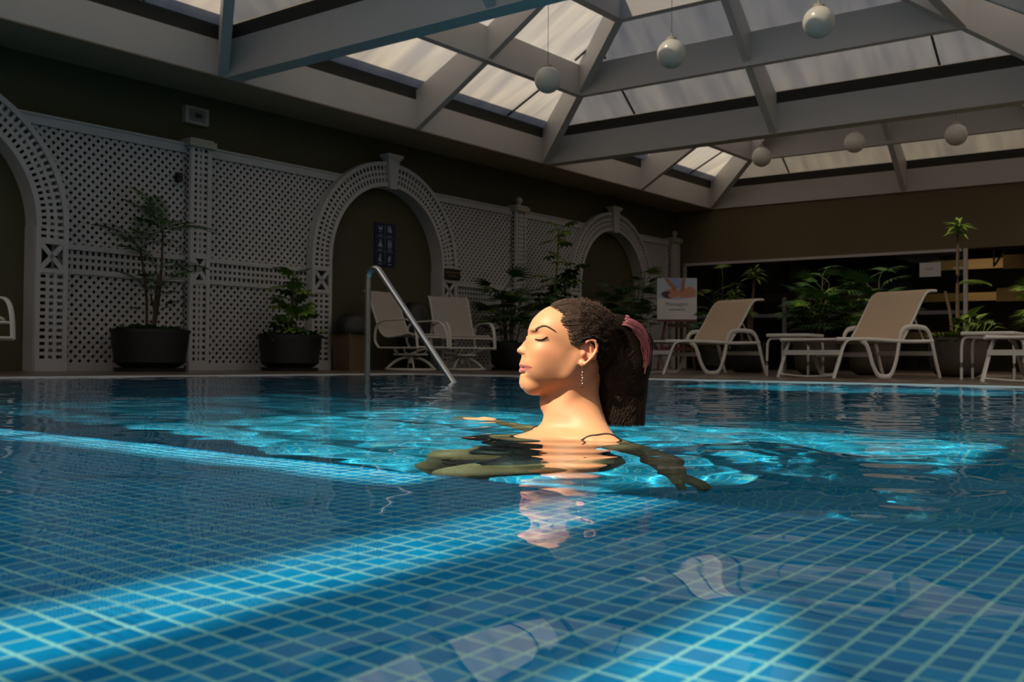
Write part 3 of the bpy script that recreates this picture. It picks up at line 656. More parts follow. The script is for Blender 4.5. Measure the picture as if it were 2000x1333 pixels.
def chaise(label, loc, rz=-.35):
    t = thing('chaise_longue', label, 'chaise', loc, rz, group='beige sling chaises lined up by the pool'); hw = .33
    for s in (-1, 1):
        x = s*hw
        rail = bez([(x, .02, .355), (x, .5, .36), (x, 1.0, .35), (x, 1.42, .36)], 4); link('side_rail', MB().tube(rail, .013, 8, .018), 'chair', t, sm=50)
        fl_ = bez([(x, -.02, .0), (x, .05, .16), (x, .11, .29), (x, .17, .345), (x, .30, .355)], 5); link('foot_leg', MB().tube(fl_, .009, 8, .020, up=(1, 0, 0)), 'chair', t, sm=50)
        arm = bez([(x, .36, .35), (x, .44, .30), (x, .52, .13), (x, .60, .03), (x, .70, .012), (x, .79, .04), (x, .86, .17), (x, .91, .37), (x, .96, .46), (x, 1.06, .49), (x, 1.22, .49), (x, 1.32, .47), (x, 1.39, .38), (x, 1.47, .15), (x, 1.53, .0)], 5)
        link('arm_frame', MB().tube(arm, .024, 8, .010, up=(1, 0, 0)), 'chair', t, sm=50)
        bk = bez([(x*.93, .98, .36), (x*.93, 1.14, .56), (x*.93, 1.30, .785), (x*.93, 1.38, .845), (x*.93, 1.50, .855)], 5); link('back_rail', MB().tube(bk, .012, 8, .012), 'chair', t, sm=50)
        link('back_strut', MB().tube([(x*.85, 1.18, .60), (x*.85, 1.36, .34)], .009, 6), 'chair', t, sm=50)
    for y, z, nm in ((.055, .235, 'stretcher'), (.50, .22, 'stretcher'), (1.44, .24, 'stretcher')):
        link(nm, box((-hw, y-.006, z-.022), (hw, y+.006, z+.022)), 'chair', t)
    for y, z in ((.03, .352), (1.41, .358), (1.0, .345)): link('cross_tube', MB().tube([(-hw, y, z), (hw, y, z)], .012, 8), 'chair', t, sm=50)
    link('top_roll', MB().tube([(-hw*.93, 1.50, .855), (hw*.93, 1.50, .855)], .015, 8), 'chair', t, sm=50)
    link('glide_bar', MB().tube(bez([(-hw, -.01, .03), (0, .03, .012), (hw, -.01, .03)], 6), .008, 6), 'chair', t, sm=50)
    sc = [(p.y, p.z) for p in bez([(0, .04, .362), (0, .45, .352), (0, .80, .338), (0, 1.0, .35)], 5)]; link('seat_sling', sheet(sc, hw-.012), 'sling', t)
    bc = [(p.y, p.z) for p in bez([(0, .99, .36), (0, 1.14, .56), (0, 1.30, .79), (0, 1.38, .855), (0, 1.49, .868)], 6)]; link('back_sling', sheet(bc, hw*.93-.005), 'sling', t)
    return t
chaise('beige sling chaise with white frame, nearest the massage poster', (-5.65, 9.75, ZD))
chaise('beige sling chaise with white frame between the two side tables', (-3.60, 9.18, ZD))
chaise('white framed chaise cut off by the right edge of the photo', (-1.66, 8.62, ZD))
# side tables
def side_table(label, loc):
    t = thing('side_table', label, 'table', loc, group='white side tables between the chaises'); h = .435; w_ = .225
    m = MB().box((-w_, -w_, h-.035), (w_, w_, h)); link('tabletop', m, 'chair', t); o = t.children[-1]
    bv = o.modifiers.new('bevel', 'BEVEL'); bv.width = .012; bv.segments = 3
    for sx in (-1, 1):
        for sy in (-1, 1):
            p = bez([(sx*.10, sy*.19, h-.045), (sx*.18, sy*.19, h-.05), (sx*.215, sy*.195, h-.10), (sx*.22, sy*.20, .2), (sx*.22, sy*.20, 0)], 4)
            link('leg', MB().tube(p, .013, 8), 'chair', t, sm=50)
    link('apron', box((-.19, -.195, h-.06), (.19, -.18, h-.035)), 'chair', t); link('apron', box((-.19, .18, h-.06), (.19, .195, h-.035)), 'chair', t)
side_table('white square side table between the first two chaises', (-4.13, 10.22, ZD)); side_table('white square side table left of the cut-off chaise', (-2.20, 10.1, ZD))
# swivel rockers: local +x is the front
def swivel(label, loc, rz):
    t = thing('swivel_chair', label, 'chair', loc, rz, 'pale sling swivel chairs with white frames'); hw = .27
    seat = [(-.50, .96), (-.44, .90), (-.34, .66), (-.27, .50), (-.20, .42), (-.10, .40), (.06, .42), (.18, .44), (.25, .42)]
    cu = [(p.y, p.z) for p in bez([(0, a, b) for a, b in seat], 4)]
    sm_ = sheet(cu, hw-.01, .005); sm_.v = [(v[1], v[0], v[2]) for v in sm_.v]; link('sling', sm_, 'sling2', t)
    for s in (-1, 1):
        link('side_rail', MB().tube([(a, s*hw, b) for a, b in cu], .013, 8), 'chair', t, sm=50)
        y = s*(hw+.035)
        ap = bez([(-.24, y, .27), (-.30, y, .36), (-.28, y, .52), (-.20, y, .585), (-.02, y, .60), (.16, y, .60), (.26, y, .55), (.31, y, .44), (.33, y, .27)], 6)
        link('armrest', MB().tube(ap, .011, 8, .022, up=(0, 1, 0)), 'chair', t, sm=50)
        link('lower_rail', MB().tube([(-.24, y, .27), (.33, y, .27)], .011, 8, .011), 'chair', t, sm=50)
        link('bracket', MB().tube([(-.1, s*.12, .20), (0, y, .27)], .012, 8), 'chair', t, sm=50)
    link('front_bar', MB().tube([(.31, -hw-.035, .40), (.31, hw+.035, .40)], .012, 8, .012), 'chair', t); link('front_bar', MB().tube([(.33, -hw-.035, .28), (.33, hw+.035, .28)], .012, 8), 'chair', t)
    link('seat_mount', box((-.16, -.13, .185), (.16, .13, .205)), 'chair', t)
    for s in (-1, 1): link('rocker_spring', MB().tube(bez([(-.18, s*.09, .27), (-.14, s*.09, .21), (0, s*.09, .185), (.14, s*.09, .21), (.18, s*.09, .27)], 4), .010, 6), 'chair', t, sm=50)
    link('swivel_column', MB().lathe([(.03, .09), (.03, .19)], n=16), 'chair', t, sm=40)
    for k in range(4):
        a = PI/4+k*PI/2; c_, s_ = math.cos(a), math.sin(a)
        link('base_leg', MB().tube(bez([(.02*c_, .02*s_, .155), (.10*c_, .10*s_, .15), (.20*c_, .20*s_, .10), (.29*c_, .29*s_, .015)], 5), .011, 8, .016), 'chair', t, sm=50)
    link('base_ring', MB().tube([(.30*math.cos(2*PI*i/40), .30*math.sin(2*PI*i/40), .014) for i in range(40)], .013, 8, closed=True), 'chair', t, sm=50)
    return t
swivel('pale swivel chair turned sideways behind the handrail', (-8.42, 8.98, ZD), .10); swivel('pale swivel chair facing the pool beside the bushy dark plant', (-8.42, 9.93, ZD), -.45)
swivel('white swivel chair cut off by the left edge of the photo', (-8.30, 3.66, ZD), .0)
# handrail in the pool
t = thing('handrail', 'polished steel pool handrail with a vertical post and sloping bar', 'handrail', (-5.71, 5.60, DEEP))
zr = -DEEP
arc = [(.07+.07*math.cos(a), 0, zr+.79+.07*math.sin(a)) for a in np.linspace(PI, math.radians(42), 12)]
end = bez([(.86, 0, zr+.02), (.94, 0, zr-.07), (1.03, 0, zr-.20), (1.07, 0, zr-.36), (1.08, 0, zr-.6)], 5)
link('rail', MB().tube([(0, 0, 0), (0, 0, zr+.4), (0, 0, zr+.76)]+arc+[tuple(p) for p in end]+[(1.08, 0, 0)], .0235, 14, up=(0, 1, 0)), 'steel', t, sm=60)
for x in (0, 1.08): link('floor_flange', MB().lathe([(.06, 0), (.06, .012), (.03, .02)], n=20), 'steel', t, loc=(x, 0, 0), sm=40)
# bins
t = thing('trash_bin', 'beige square bin with black domed lid inside the arch', 'bin', (-8.88, 8.44, ZD))
b = MB().add([(-.13, -.15, 0), (.13, -.15, 0), (.13, .15, 0), (-.13, .15, 0), (-.16, -.18, .44), (.16, -.18, .44), (.16, .18, .44), (-.16, .18, .44)], [(0, 3, 2, 1), (4, 5, 6, 7), (0, 1, 5, 4), (1, 2, 6, 5), (2, 3, 7, 6), (3, 0, 4, 7)]); link('bin_body', b, 'bin', t)
d = MB().lathe([(.225, .43), (.235, .46), (.225, .55), (.16, .64), (.08, .675), (.001, .68)], n=32); o = link('bin_lid', d, 'black', t, sm=50)
t = thing('trash_bin', 'tall black bin with rounded top standing behind the swivel chairs', 'bin', (-8.98, 9.62, ZD))
link('bin_body', MB().lathe([(.15, 0), (.17, .05), (.19, .55), (.19, .60)], n=28), 'black', t, sm=40); link('bin_lid', MB().lathe([(.20, .60), (.20, .64), (.17, .78), (.09, .86), (.001, .875)], n=28), 'black', t, sm=50)

# ------------------------------------------------------------------ plants
def leaf_strip(pts, wds, fold=.25):
    """a folded leaf blade along pts with half widths"""
    mb = MB(); P = [Vector(p) for p in pts]; n = len(P); vs = []
    for i, p in enumerate(P):
        t_ = (P[min(i+1, n-1)]-P[max(i-1, 0)]).normalized(); a = t_.cross(Vector((0, 0, 1)))
        if a.length < 1e-3: a = Vector((1, 0, 0))
        a.normalize(); u = a.cross(t_); w_ = wds[i]
        vs += [p-a*w_+u*w_*fold, p-u*0, p+a*w_+u*w_*fold]
    fs = []
    for i in range(n-1): fs += [(i*3, i*3+1, i*3+4, i*3+3), (i*3+1, i*3+2, i*3+5, i*3+4)]
    return mb.add(vs, fs)
def merge(dst, src, mt):
    dst.add([tuple(mt @ Vector(v)) for v in src.v], src.f)
def pinnate(L, nl, ll, r=random):
    """arching feather frond along +x"""
    mb = MB(); spine = [Vector((L*t, 0, .42*L*t-.62*L*t*t)) for t in np.linspace(0, 1, 12)]
    mb.tube(spine, .004, 5, taper=lambda k: 1-.7*k)
    for i in range(nl):
        t = .16+.84*i/nl; x = L*t; z = .42*L*t-.62*L*t*t; l_ = ll*math.sin(PI*min(1, .25+t*.75))**.7*r.uniform(.85, 1.1)
        for s in (-1, 1):
            a = Vector((.62, s*.78, .15)).normalized(); pts = [Vector((x, 0, z))+a*l_*k+Vector((0, 0, -.42*l_*k*k)) for k in (0, .35, .7, 1)]
            mb2 = leaf_strip(pts, [.003, .0075, .006, .001]); mb.add(mb2.v, mb2.f)
    return mb
def fan(R, n, spread=2.3, r=random, w0=.016):
    """palmate fan at the end of a petiole along +x"""
    mb = MB(); pl = R*.95; mb.tube([Vector((pl*k, 0, .25*pl*k-.15*pl*k*k)) for k in (0, .33, .66, 1)], .0035, 5)
    o = Vector((pl, 0, .10*pl))
    for i in range(n):
        a = (-.5+i/(n-1))*spread; d = Vector((math.cos(a), math.sin(a), .10)); L = R*(1-.18*abs(a))*r.uniform(.9, 1.08)
        pts = [o+d*L*k+Vector((0, 0, -.34*L*k*k)) for k in (0, .3, .65, 1)]; m2 = leaf_strip(pts, [.004, w0, w0*.8, .001], .3); mb.add(m2.v, m2.f)
    return mb
def rosette(R, n, r=random):
    mb = MB()
    for i in range(n):
        a = 2*PI*i/n*1.0+r.uniform(-.2, .2); el = r.uniform(.25, 1.25); L = R*r.uniform(.8, 1.1); d = Vector((math.cos(a)*math.cos(el), math.sin(a)*math.cos(el), math.sin(el)))
        pts = [d*L*k+Vector((0, 0, -.45*L*k*k)) for k in (0, .25, .6, 1)]; m2 = leaf_strip(pts, [.010, .026, .020, .001], .35); mb.add(m2.v, m2.f)
    return mb
def whorl(R, n, r=random):
    """umbrella of oval leaflets, like a schefflera leaf, petiole along +x"""
    mb = MB(); mb.tube([(0, 0, 0), (R*.5, 0, R*.12), (R, 0, R*.14)], .003, 5); o = Vector((R, 0, R*.14))
    for i in range(n):
        a = 2*PI*i/n; d = Vector((math.cos(a), math.sin(a), .05)); L = R*.62*r.uniform(.85, 1.1)
        pts = [o+d*L*k+Vector((0, 0, -.35*L*k*k)) for k in (.05, .35, .7, 1)]; m2 = leaf_strip(pts, [.006, .026, .024, .002], .2); mb.add(m2.v, m2.f)
    return mb
def heart(L, r=random):
    mb = MB(); mb.tube([(0, 0, 0), (L*.5, 0, L*.35), (L, 0, L*.5)], .003, 5)
    pts = [Vector((L+L*.9*k, 0, L*.5-.5*L*k*k)) for k in (0, .15, .4, .7, 1)]; m2 = leaf_strip(pts, [.01, L*.33, L*.36, L*.2, .002], .2); mb.add(m2.v, m2.f); return mb
def make(mbs, name): 
    out = []
    for m in mbs:
        me = m.mesh(name); smooth(me, None); out.append(me)
    return out
FR = {'pinnate': make([pinnate(.66, 17, .24) for _ in range(3)], 'frond'), 'fan': make([fan(.24, 10, w0=.013) for _ in range(3)], 'fan_leaf'), 'rosette': make([rosette(.26, 16) for _ in range(2)], 'rosette'),
      'whorl': make([whorl(.17, 8) for _ in range(2)], 'leaf'), 'heart': make([heart(.10) for _ in range(2)], 'leaf'), 'sprig': make([rosette(.10, 9) for _ in range(2)], 'sprig')}
LM = {}
def leafmesh(kind, k, m):
    key = (kind, k, m)
    if key not in LM: me = FR[kind][k].copy(); me.materials.append(MT[m]); LM[key] = me
    return LM[key]
def put(kind, root, loc, rz, el, s, m, nm):
    k = random.randrange(len(FR[kind])); o = bpy.data.objects.new(nm, leafmesh(kind, k, m)); COL.objects.link(o); o.parent = root; o.location = loc
    o.rotation_euler = (random.uniform(-.3, .3), -el, rz); o.scale = (s, s, s); return o
def pot(root, r0, r1, h, m='pot_dark', saucer=True, z=.0):
    if saucer: link('saucer', MB().lathe([(r1*.8, 0), (r0*.9, .0), (r0*.92, .035), (r1*.85, .03)], n=40), m, root, sm=40); z = .03
    link('pot', MB().lathe([(r1*.86, z), (r1*1.04, z+.015), ((r1+r0)*.53, z+h*.16), (r0*.93, z+h*.38), (r0*.98, z+h*.65), (r0, z+h-.03), (r0*1.03, z+h-.03), (r0*1.03, z+h), (r0*.93, z+h), (r0*.92, z+h-.05), (.001, z+h-.05)], n=40, cap=False), m, root, sm=40)
    link('soil', MB().lathe([(r0*.92, z+h-.05), (r0*.5, z+h-.02), (.001, z+h-.015)], n=24, cap=False), 'soil', root, sm=50)
    return z+h-.03
def cover(root, r, z, n, m='leaf', s=1.0):
    for i in range(n):
        a = random.uniform(0, 2*PI); q = r*math.sqrt(random.uniform(.15, 1)); put('sprig', root, (q*math.cos(a), q*math.sin(a), z), a, .3, s*random.uniform(.7, 1.3), m, 'ground_leaf')
def stemcurve(root, p, q, r, bend=.06, m='trunk', nm='stem'):
    p = Vector(p); q = Vector(q); mid = (p+q)/2+Vector((random.uniform(-bend, bend), random.uniform(-bend, bend), 0)); c_ = bez([p, mid, q], 6)
    link(nm, MB().tube(c_, r, 8, taper=lambda k: 1-.35*k), m, root, sm=60); return c_
# 1 areca palm in the wide black pot
t = thing('potted_palm', 'tall feathery palm in a wide black pot before the left lattice panel', 'plant', (-8.72, 5.66, ZD)); z = pot(t, .36, .26, .37); cover(t, .34, z, 42, 'leaf', 1.15)
for (dx, dy, h, k) in ((.02, .10, .95, 7), (-.02, -.10, .80, 6), (.08, .0, .55, 4), (-.05, .05, .35, 4)):
    c_ = stemcurve(t, (dx*.5, dy*.3, z), (dx*1.5, dy, z+h), .016, .05); top = c_[-1]
    for i in range(k): put('pinnate', t, top, 2*PI*i/k+random.uniform(-.4, .4)+dx*9, random.uniform(.15, 1.15), random.uniform(.65, .95), 'leaf', 'frond')
    for i in range(3): q = c_[len(c_)//2+i]; put('fan', t, q, random.uniform(0, 6.28), random.uniform(0, .6), .55, 'leaf', 'side_leaf')
# 2 small dracaena bush in black pot
t = thing('potted_shrub', 'bushy yellow-green shrub in the black pot left of the arch', 'plant', (-8.72, 7.38, ZD)); z = pot(t, .34, .25, .36); 
c_ = stemcurve(t, (0, 0, z), (-.02, .02, z+.62), .022, .04)
for i in range(46):
    k = random.uniform(.05, 1); a = random.uniform(0, 6.28); p_ = c_[min(len(c_)-1, int(k*len(c_)))]; put('whorl', t, p_, a, random.uniform(-.3, .7), random.uniform(.7, 1.3)*(1.25-.5*k), 'leaf_y' if random.random() < .55 else 'leaf', 'leaf')
for i in range(3): put('pinnate', t, c_[-1], i*2.1+.4, .7, .42, 'leaf', 'frond')
cover(t, .32, z, 26, 'leaf', 1.2); 
for i in range(5): put('heart', t, (.2*math.cos(i), .25*math.sin(i*2), z), i*1.3-1.5, .2, 1.3, 'leaf_y', 'leaf')
def rhapis(name, label, loc, r0, r1, h0, H_, n, rad, mt, mp='pot_dark', cov=18, fs=1.0, covm='leaf', sa=True):
    t = thing(name, label, 'plant', loc); z = pot(t, r0, r1, h0, mp, sa)
    for i in range(n):
        a = 2*PI*i/n+random.uniform(-.3, .3); h = (H_-z)*random.uniform(.45, 1.0) if i else H_-z; q = rad*.45*random.uniform(.3, 1)
        c_ = stemcurve(t, (q*.5*math.cos(a), q*.5*math.sin(a), z), (q*math.cos(a), q*math.sin(a), z+h*.85), .010, .04)
        for k in range(7):
            tt = .35+.65*k/6; p_ = c_[min(len(c_)-1, int(tt*(len(c_)-1)))]; put('fan', t, p_, a+k*2.4, random.uniform(.0, .75), fs*random.uniform(.75, 1.15), mt if random.random() < .8 else 'leaf_y', 'fan_leaf')
    cover(t, r0*.9, z, cov, covm, 1.0); return t
rhapis('potted_palm', 'dark bushy fan palm left of the ball-topped post', (-8.60, 11.12, ZD), .25, .18, .34, 1.20, 9, .50, 'leaf', fs=1.15)
t = thing('planter', 'low wide black planter between the swivel chair and the bushy palm', 'planter', (-8.12, 10.72, ZD)); pot(t, .30, .19, .30, 'pot_dark', False)
rhapis('potted_palm', 'dark leafy palm behind the head of the woman', (-8.0, 13.05, ZD), .26, .2, .38, 1.35, 6, .4, 'leaf', fs=1.1)
# tall schefflera
t = thing('potted_tree', 'tall slim umbrella tree with yellow-green top leaves left of the far arch', 'plant', (-8.62, 12.35, ZD)); z = pot(t, .24, .18, .34)
for (dy, h) in ((0., 1.72), (.22, 1.25), (-.12, 1.0)):
    c_ = stemcurve(t, (0, dy*.3, z), (0, dy, z+h), .016, .05, 'leaf_y')
    for i in range(24):
        k = random.uniform(.25, 1); p_ = c_[min(len(c_)-1, int(k*len(c_)))]; put('whorl', t, p_, random.uniform(0, 6.28), random.uniform(-.4, .7), random.uniform(.9, 1.4), 'leaf_y' if k > .75 else 'leaf', 'leaf')
rhapis('potted_palm', 'slender dark fan palm standing before the far arch', (-8.45, 14.25, ZD), .24, .18, .34, 1.75, 6, .42, 'leaf', fs=1.2)
rhapis('potted_palm', 'thin pale fan palm in the corner behind the massage poster', (-7.72, 15.75, ZD), .22, .16, .3, 1.80, 3, .25, 'leaf_y', fs=1.0)
rhapis('potted_palm', 'low leafy palm just right of the massage poster', (-6.95, 13.9, ZD), .22, .16, .3, .95, 4, .3, 'leaf', fs=.8)
# dracaenas and palms behind the chaises
def dracaena(label, loc, r0, r1, h0, heads, mp, cov, covm='leaf_y'):
    t = thing('potted_dracaena', label, 'plant', loc); z = pot(t, r0, r1, h0, mp, False)
    for (dx, dy, h, s, nh) in heads:
        c_ = stemcurve(t, (dx*.4, dy*.4, z), (dx, dy, h), .022, .02)
        for k in range(nh): put('rosette', t, c_[-1]-Vector((0, 0, .07*k)), k*1.1, 0, s*random.uniform(.85, 1.1), 'leaf_y', 'leaf_rosette')
    cover(t, r0*.9, z, cov, covm, 1.3); return t
dracaena('red-stemmed dracaena with yellow-green tufts behind the first chaise', (-5.62, 12.35, ZD), .24, .17, .36, ((.06, .05, 1.28, .85, 2), (-.16, -.05, 1.02, .8, 2), (.05, -.1, .75, .6, 1)), 'pot_dark', 10)
rhapis('potted_palm', 'full fan palm in a round olive pot between the two chaises', (-4.42, 11.60, ZD), .27, .18, .38, 1.30, 10, .42, 'leaf', 'pot_olive', 26, 1.05, 'leaf_y', False)
rhapis('potted_palm', 'dark fan palm in an olive pot behind the backrest of the middle chaise', (-3.83, 11.75, ZD), .27, .18, .38, 1.22, 7, .42, 'leaf', 'pot_olive', 20, 1.0, 'leaf', False)
t = dracaena('tallest dracaena with two bare trunks in a big olive pot before the window post', (-2.86, 11.55, ZD), .30, .20, .42, ((.0, .0, 1.60, .8, 2), (-.12, -.03, .92, .01, 1)), 'pot_olive', 44)
for i in range(4): put('pinnate', t, (0, 0, .98), -.6+.35*i, .15, .5, 'leaf_y', 'frond')
for i in range(22): put('heart', t, (random.uniform(-.1, .3), random.uniform(-.2, .2), .42), random.uniform(-1.6, 1.6), random.uniform(.2, 1.2), random.uniform(1.2, 2.0), 'leaf_y', 'leaf')
rhapis('potted_palm', 'pale fan palm half cut off by the right edge of the photo', (-2.05, 12.1, ZD), .27, .18, .38, 1.15, 6, .40, 'leaf_y', 'pot_olive', 12, 1.0, 'leaf', False)
# ------------------------------------------------------------------ the woman in the water: local u = picture right, w = away, v = up
PR = Matrix(((.793, -.609, 0, -1.309), (.609, .793, 0, 1.894), (0, 0, 1, 0), (0, 0, 0, 1)))
def axis_grid(stops):
    out = [stops[0][0]]
    for a, b, h in stops:
        n = max(1, int(round((b-a)/h))); out += list(np.linspace(a, b, n+1)[1:])
    return np.array(out, dtype=np.float32)
class SDF:
    """smooth union of round shapes on a rectilinear grid, evaluated only near each shape"""
    def __init__(s, gu, gw, gv): s.g = (gu, gw, gv); s.d = np.full((len(gu), len(gw), len(gv)), .2, np.float32)
    def sub(s, lo, hi, m=.045):
        sl = []
        for a in range(3):
            i0 = int(np.searchsorted(s.g[a], lo[a]-m)); i1 = int(np.searchsorted(s.g[a], hi[a]+m)); sl.append(slice(max(0, i0-1), min(len(s.g[a]), i1+1)))
        return tuple(sl), s.g[0][sl[0]][:, None, None], s.g[1][sl[1]][None, :, None], s.g[2][sl[2]][None, None, :]
    def put(s, sl, q, k, op):
        D = s.d[sl]
        if op == 'add':
            h = np.clip(.5+.5*(D-q)/k, 0, 1); s.d[sl] = D*(1-h)+q*h-k*h*(1-h)
        else:
            h = np.clip(.5-.5*(D+q)/k, 0, 1); s.d[sl] = D*(1-h)-q*h+k*h*(1-h)
    def ell(s, c, r, k=.01, tilt=0, yaw=0, op='add', both=False):
        if both:
            s.ell(c, r, k, tilt, yaw, op); s.ell((c[0], -c[1], c[2]), r, k, tilt, -yaw, op); return s
        R = max(r); sl, U, W, V = s.sub([c[i]-R for i in range(3)], [c[i]+R for i in range(3)])
        x, y, z = U-c[0], W-c[1], V-c[2]
        if yaw: cy, sy = math.cos(yaw), math.sin(yaw); x, y = x*cy+y*sy, -x*sy+y*cy
        if tilt: ct, st = math.cos(tilt), math.sin(tilt); x, z = x*ct+z*st, -x*st+z*ct
        a = np.sqrt((x/r[0])**2+(y/r[1])**2+(z/r[2])**2); b = np.sqrt((x/r[0]**2)**2+(y/r[1]**2)**2+(z/r[2]**2)**2)
        q = a*(a-1)/np.maximum(b, 1e-6); s.put(sl, q.astype(np.float32), k, op); return s
    def cap(s, p, q, r0, r1, k=.01, op='add', both=False, sq=1.0):
        if both: s.cap((p[0], -p[1], p[2]), (q[0], -q[1], q[2]), r0, r1, k, op)
        R = max(r0, r1); sl, U, W, V = s.sub([min(p[i], q[i])-R for i in range(3)], [max(p[i], q[i])+R for i in range(3)])
        d = np.array(q)-np.array(p); L = float(d@d); t = np.clip(((U-p[0])*d[0]+(W-p[1])*d[1]+(V-p[2])*d[2])/L, 0, 1)
        e = np.sqrt((U-p[0]-d[0]*t)**2+((W-p[1]-d[1]*t)/sq)**2+(V-p[2]-d[2]*t)**2)-(r0+(r1-r0)*t); s.put(sl, e.astype(np.float32), k, op); return s
    def chain(s, pts, rad, k=.02, both=False):
        for i in range(len(pts)-1): s.cap(pts[i], pts[i+1], rad[i], rad[i+1], k, both=both)
        return s
    def mesh(s):
        D = s.d; g = s.g; n = D.shape; ins = D < 0
        mix = np.zeros([k-1 for k in n], bool); acc = np.zeros(mix.shape+(3,), np.float32); cnt = np.zeros(mix.shape, np.float32)
        c0 = [slice(0, k-1) for k in n]
        for ax in range(3):
            o1, o2 = [a for a in range(3) if a != ax]
            for i in (0, 1):
                for j in (0, 1):
                    A = [None]*3; B = [None]*3
                    A[ax] = slice(0, n[ax]-1); B[ax] = slice(1, n[ax])
                    A[o1] = B[o1] = slice(i, n[o1]-1+i); A[o2] = B[o2] = slice(j, n[o2]-1+j)
                    a = D[tuple(A)]; b = D[tuple(B)]; x = (a < 0) != (b < 0); idx = np.nonzero(x); mix |= x
                    t = a[idx]/(a[idx]-b[idx]); P = np.empty((len(t), 3), np.float32)
                    P[:, ax] = g[ax][idx[ax]]*(1-t)+g[ax][idx[ax]+1]*t; P[:, o1] = g[o1][idx[o1]+i]; P[:, o2] = g[o2][idx[o2]+j]
                    acc[idx] += P; cnt[idx] += 1
        idx = np.nonzero(mix); vid = np.full(mix.shape, -1, np.int32); vid[idx] = np.arange(len(idx[0])); V = acc[idx]/cnt[idx][:, None]
        Q = []
        for ax in range(3):
            o1, o2 = [(1, 2), (2, 0), (0, 1)][ax]
            A = [slice(1, k-1) for k in n]; B = [slice(1, k-1) for k in n]; A[ax] = slice(0, n[ax]-1); B[ax] = slice(1, n[ax])
            a = ins[tuple(A)]; b = ins[tuple(B)]; e = np.nonzero(a != b); fl = a[e]
            base = [e[0].copy(), e[1].copy(), e[2].copy()]; base[o1] += 1; base[o2] += 1
            def cell(da, db): c_ = [base[0].copy(), base[1].copy(), base[2].copy()]; c_[o1] -= da; c_[o2] -= db; return vid[tuple(c_)]
            q = np.stack([cell(1, 1), cell(0, 1), cell(0, 0), cell(1, 0)], -1); q[~fl] = q[~fl][:, ::-1]; Q.append(q)
        Q = np.concatenate(Q); Q = Q[(Q >= 0).all(1)]; return V, Q
def npmesh(name, V, Q):
    me = bpy.data.meshes.new(name); me.vertices.add(len(V)); me.vertices.foreach_set('co', np.ascontiguousarray(V, np.float32).ravel()); k = Q.shape[1]
    me.loops.add(Q.size); me.loops.foreach_set('vertex_index', Q.ravel().astype(np.int32)); me.polygons.add(len(Q)); me.polygons.foreach_set('loop_start', np.arange(0, Q.size, k, dtype=np.int32)); me.update(calc_edges=True); me.validate(); return me
def relax(V, Q, it=1, lam=.5, wt=None):
    E = np.concatenate([Q[:, [0, 1]], Q[:, [1, 2]], Q[:, [2, 3]], Q[:, [3, 0]]])
    for _ in range(it):
        S_ = np.zeros_like(V); C_ = np.zeros(len(V), np.float32); np.add.at(S_, E[:, 0], V[E[:, 1]]); np.add.at(S_, E[:, 1], V[E[:, 0]]); np.add.at(C_, E[:, 0], 1); np.add.at(C_, E[:, 1], 1)
        d = S_/C_[:, None]-V; V = V+lam*d*(1 if wt is None else wt[:, None])
    return V
gu = axis_grid([(-.44, -.14, .010), (-.14, -.11, .004), (-.11, .00, .0021), (.00, .09, .0025), (.09, .16, .004), (.16, .36, .008)])
gw = axis_grid([(-.70, -.20, .009), (-.20, -.085, .005), (-.085, -.045, .0023), (-.045, .045, .0025), (.045, .085, .0032), (.085, .22, .006), (.22, .74, .012)])
gv = axis_grid([(-1.14, -.05, .011), (-.05, .05, .005), (.05, .29, .0022), (.29, .33, .004)])
b = SDF(gu, gw, gv)
# head
b.ell((.022, 0, .214), (.100, .074, .082), .01, tilt=-.10)
b.ell((-.018, 0, .232), (.060, .064, .052), .02)
b.ell((-.030, 0, .172), (.058, .052, .078), .025, tilt=.05)
b.ell((-.072, 0, .116), (.0235, .024, .019), .02)
b.cap((-.066, .012, .108), (.010, .046, .139), .015, .016, .02, both=True)
b.cap((.010, .046, .139), (.034, .058, .172), .016, .014, .02, both=True)
b.ell((-.004, .040, .158), (.044, .022, .034), .02, both=True)
b.ell((-.046, .040, .186), (.026, .022, .020), .016, both=True)            # cheek
b.ell((-.055, .030, .158), (.030, .022, .024), .018, both=True); b.ell((-.036, .037, .146), (.034, .019, .026), .02, both=True); b.ell((-.024, .047, .176), (.034, .018, .028), .02, both=True)
b.ell((-.064, .022, .2335), (.015, .024, .0075), .010, both=True)          # brow ridge
b.ell((-.0700, .0500, .2255), (.0170, .0070, .0040), .014, op='cut', both=True, yaw=.9) # socket
b.ell((-.0465, .0410, .2185), (.0165, .0115, .0115), .006, both=True, yaw=.9)      # closed lid over the eyeball
b.cap((-.070, 0, .2235), (-.0835, 0, .206), .0080, .0075, .008)            # nose
b.cap((-.0835, 0, .206), (-.0945, 0, .190), .0075, .0085, .006)
b.cap((-.072, 0, .200), (-.080, 0, .186), .015, .013, .010)
b.ell((-.0825, .0140, .1868), (.0112, .0080, .0090), .0030, both=True)
b.ell((-.0880, .0095, .1795), (.0062, .0042, .0040), .0015, op='cut', both=True, tilt=.3)
b.ell((-.0715, .0200, .187), (.0035, .003, .0095), .004, op='cut', both=True)
b.ell((-.084, 0, .166), (.012, .017, .013), .01)
b.ell((-.0865, .000, .1567), (.0115, .0205, .0054), .004); b.ell((-.0855, .010, .1545), (.0085, .0150, .0042), .004, both=True)
b.ell((-.0870, 0, .1447), (.0120, .0175, .0064), .004); b.ell((-.0835, .011, .1458), (.008, .0130, .0050), .004, both=True)
b.ell((-.0680, .0330, .1512), (.0042, .0042, .0026), .004, op='cut', both=True)
b.cap((-.0925, 0, .1560), (-.0690, .0350, .1525), .0052, .0030, .004, both=True); b.cap((-.0925, 0, .1460), (-.0690, .0345, .1505), .0058, .0030, .004, both=True)
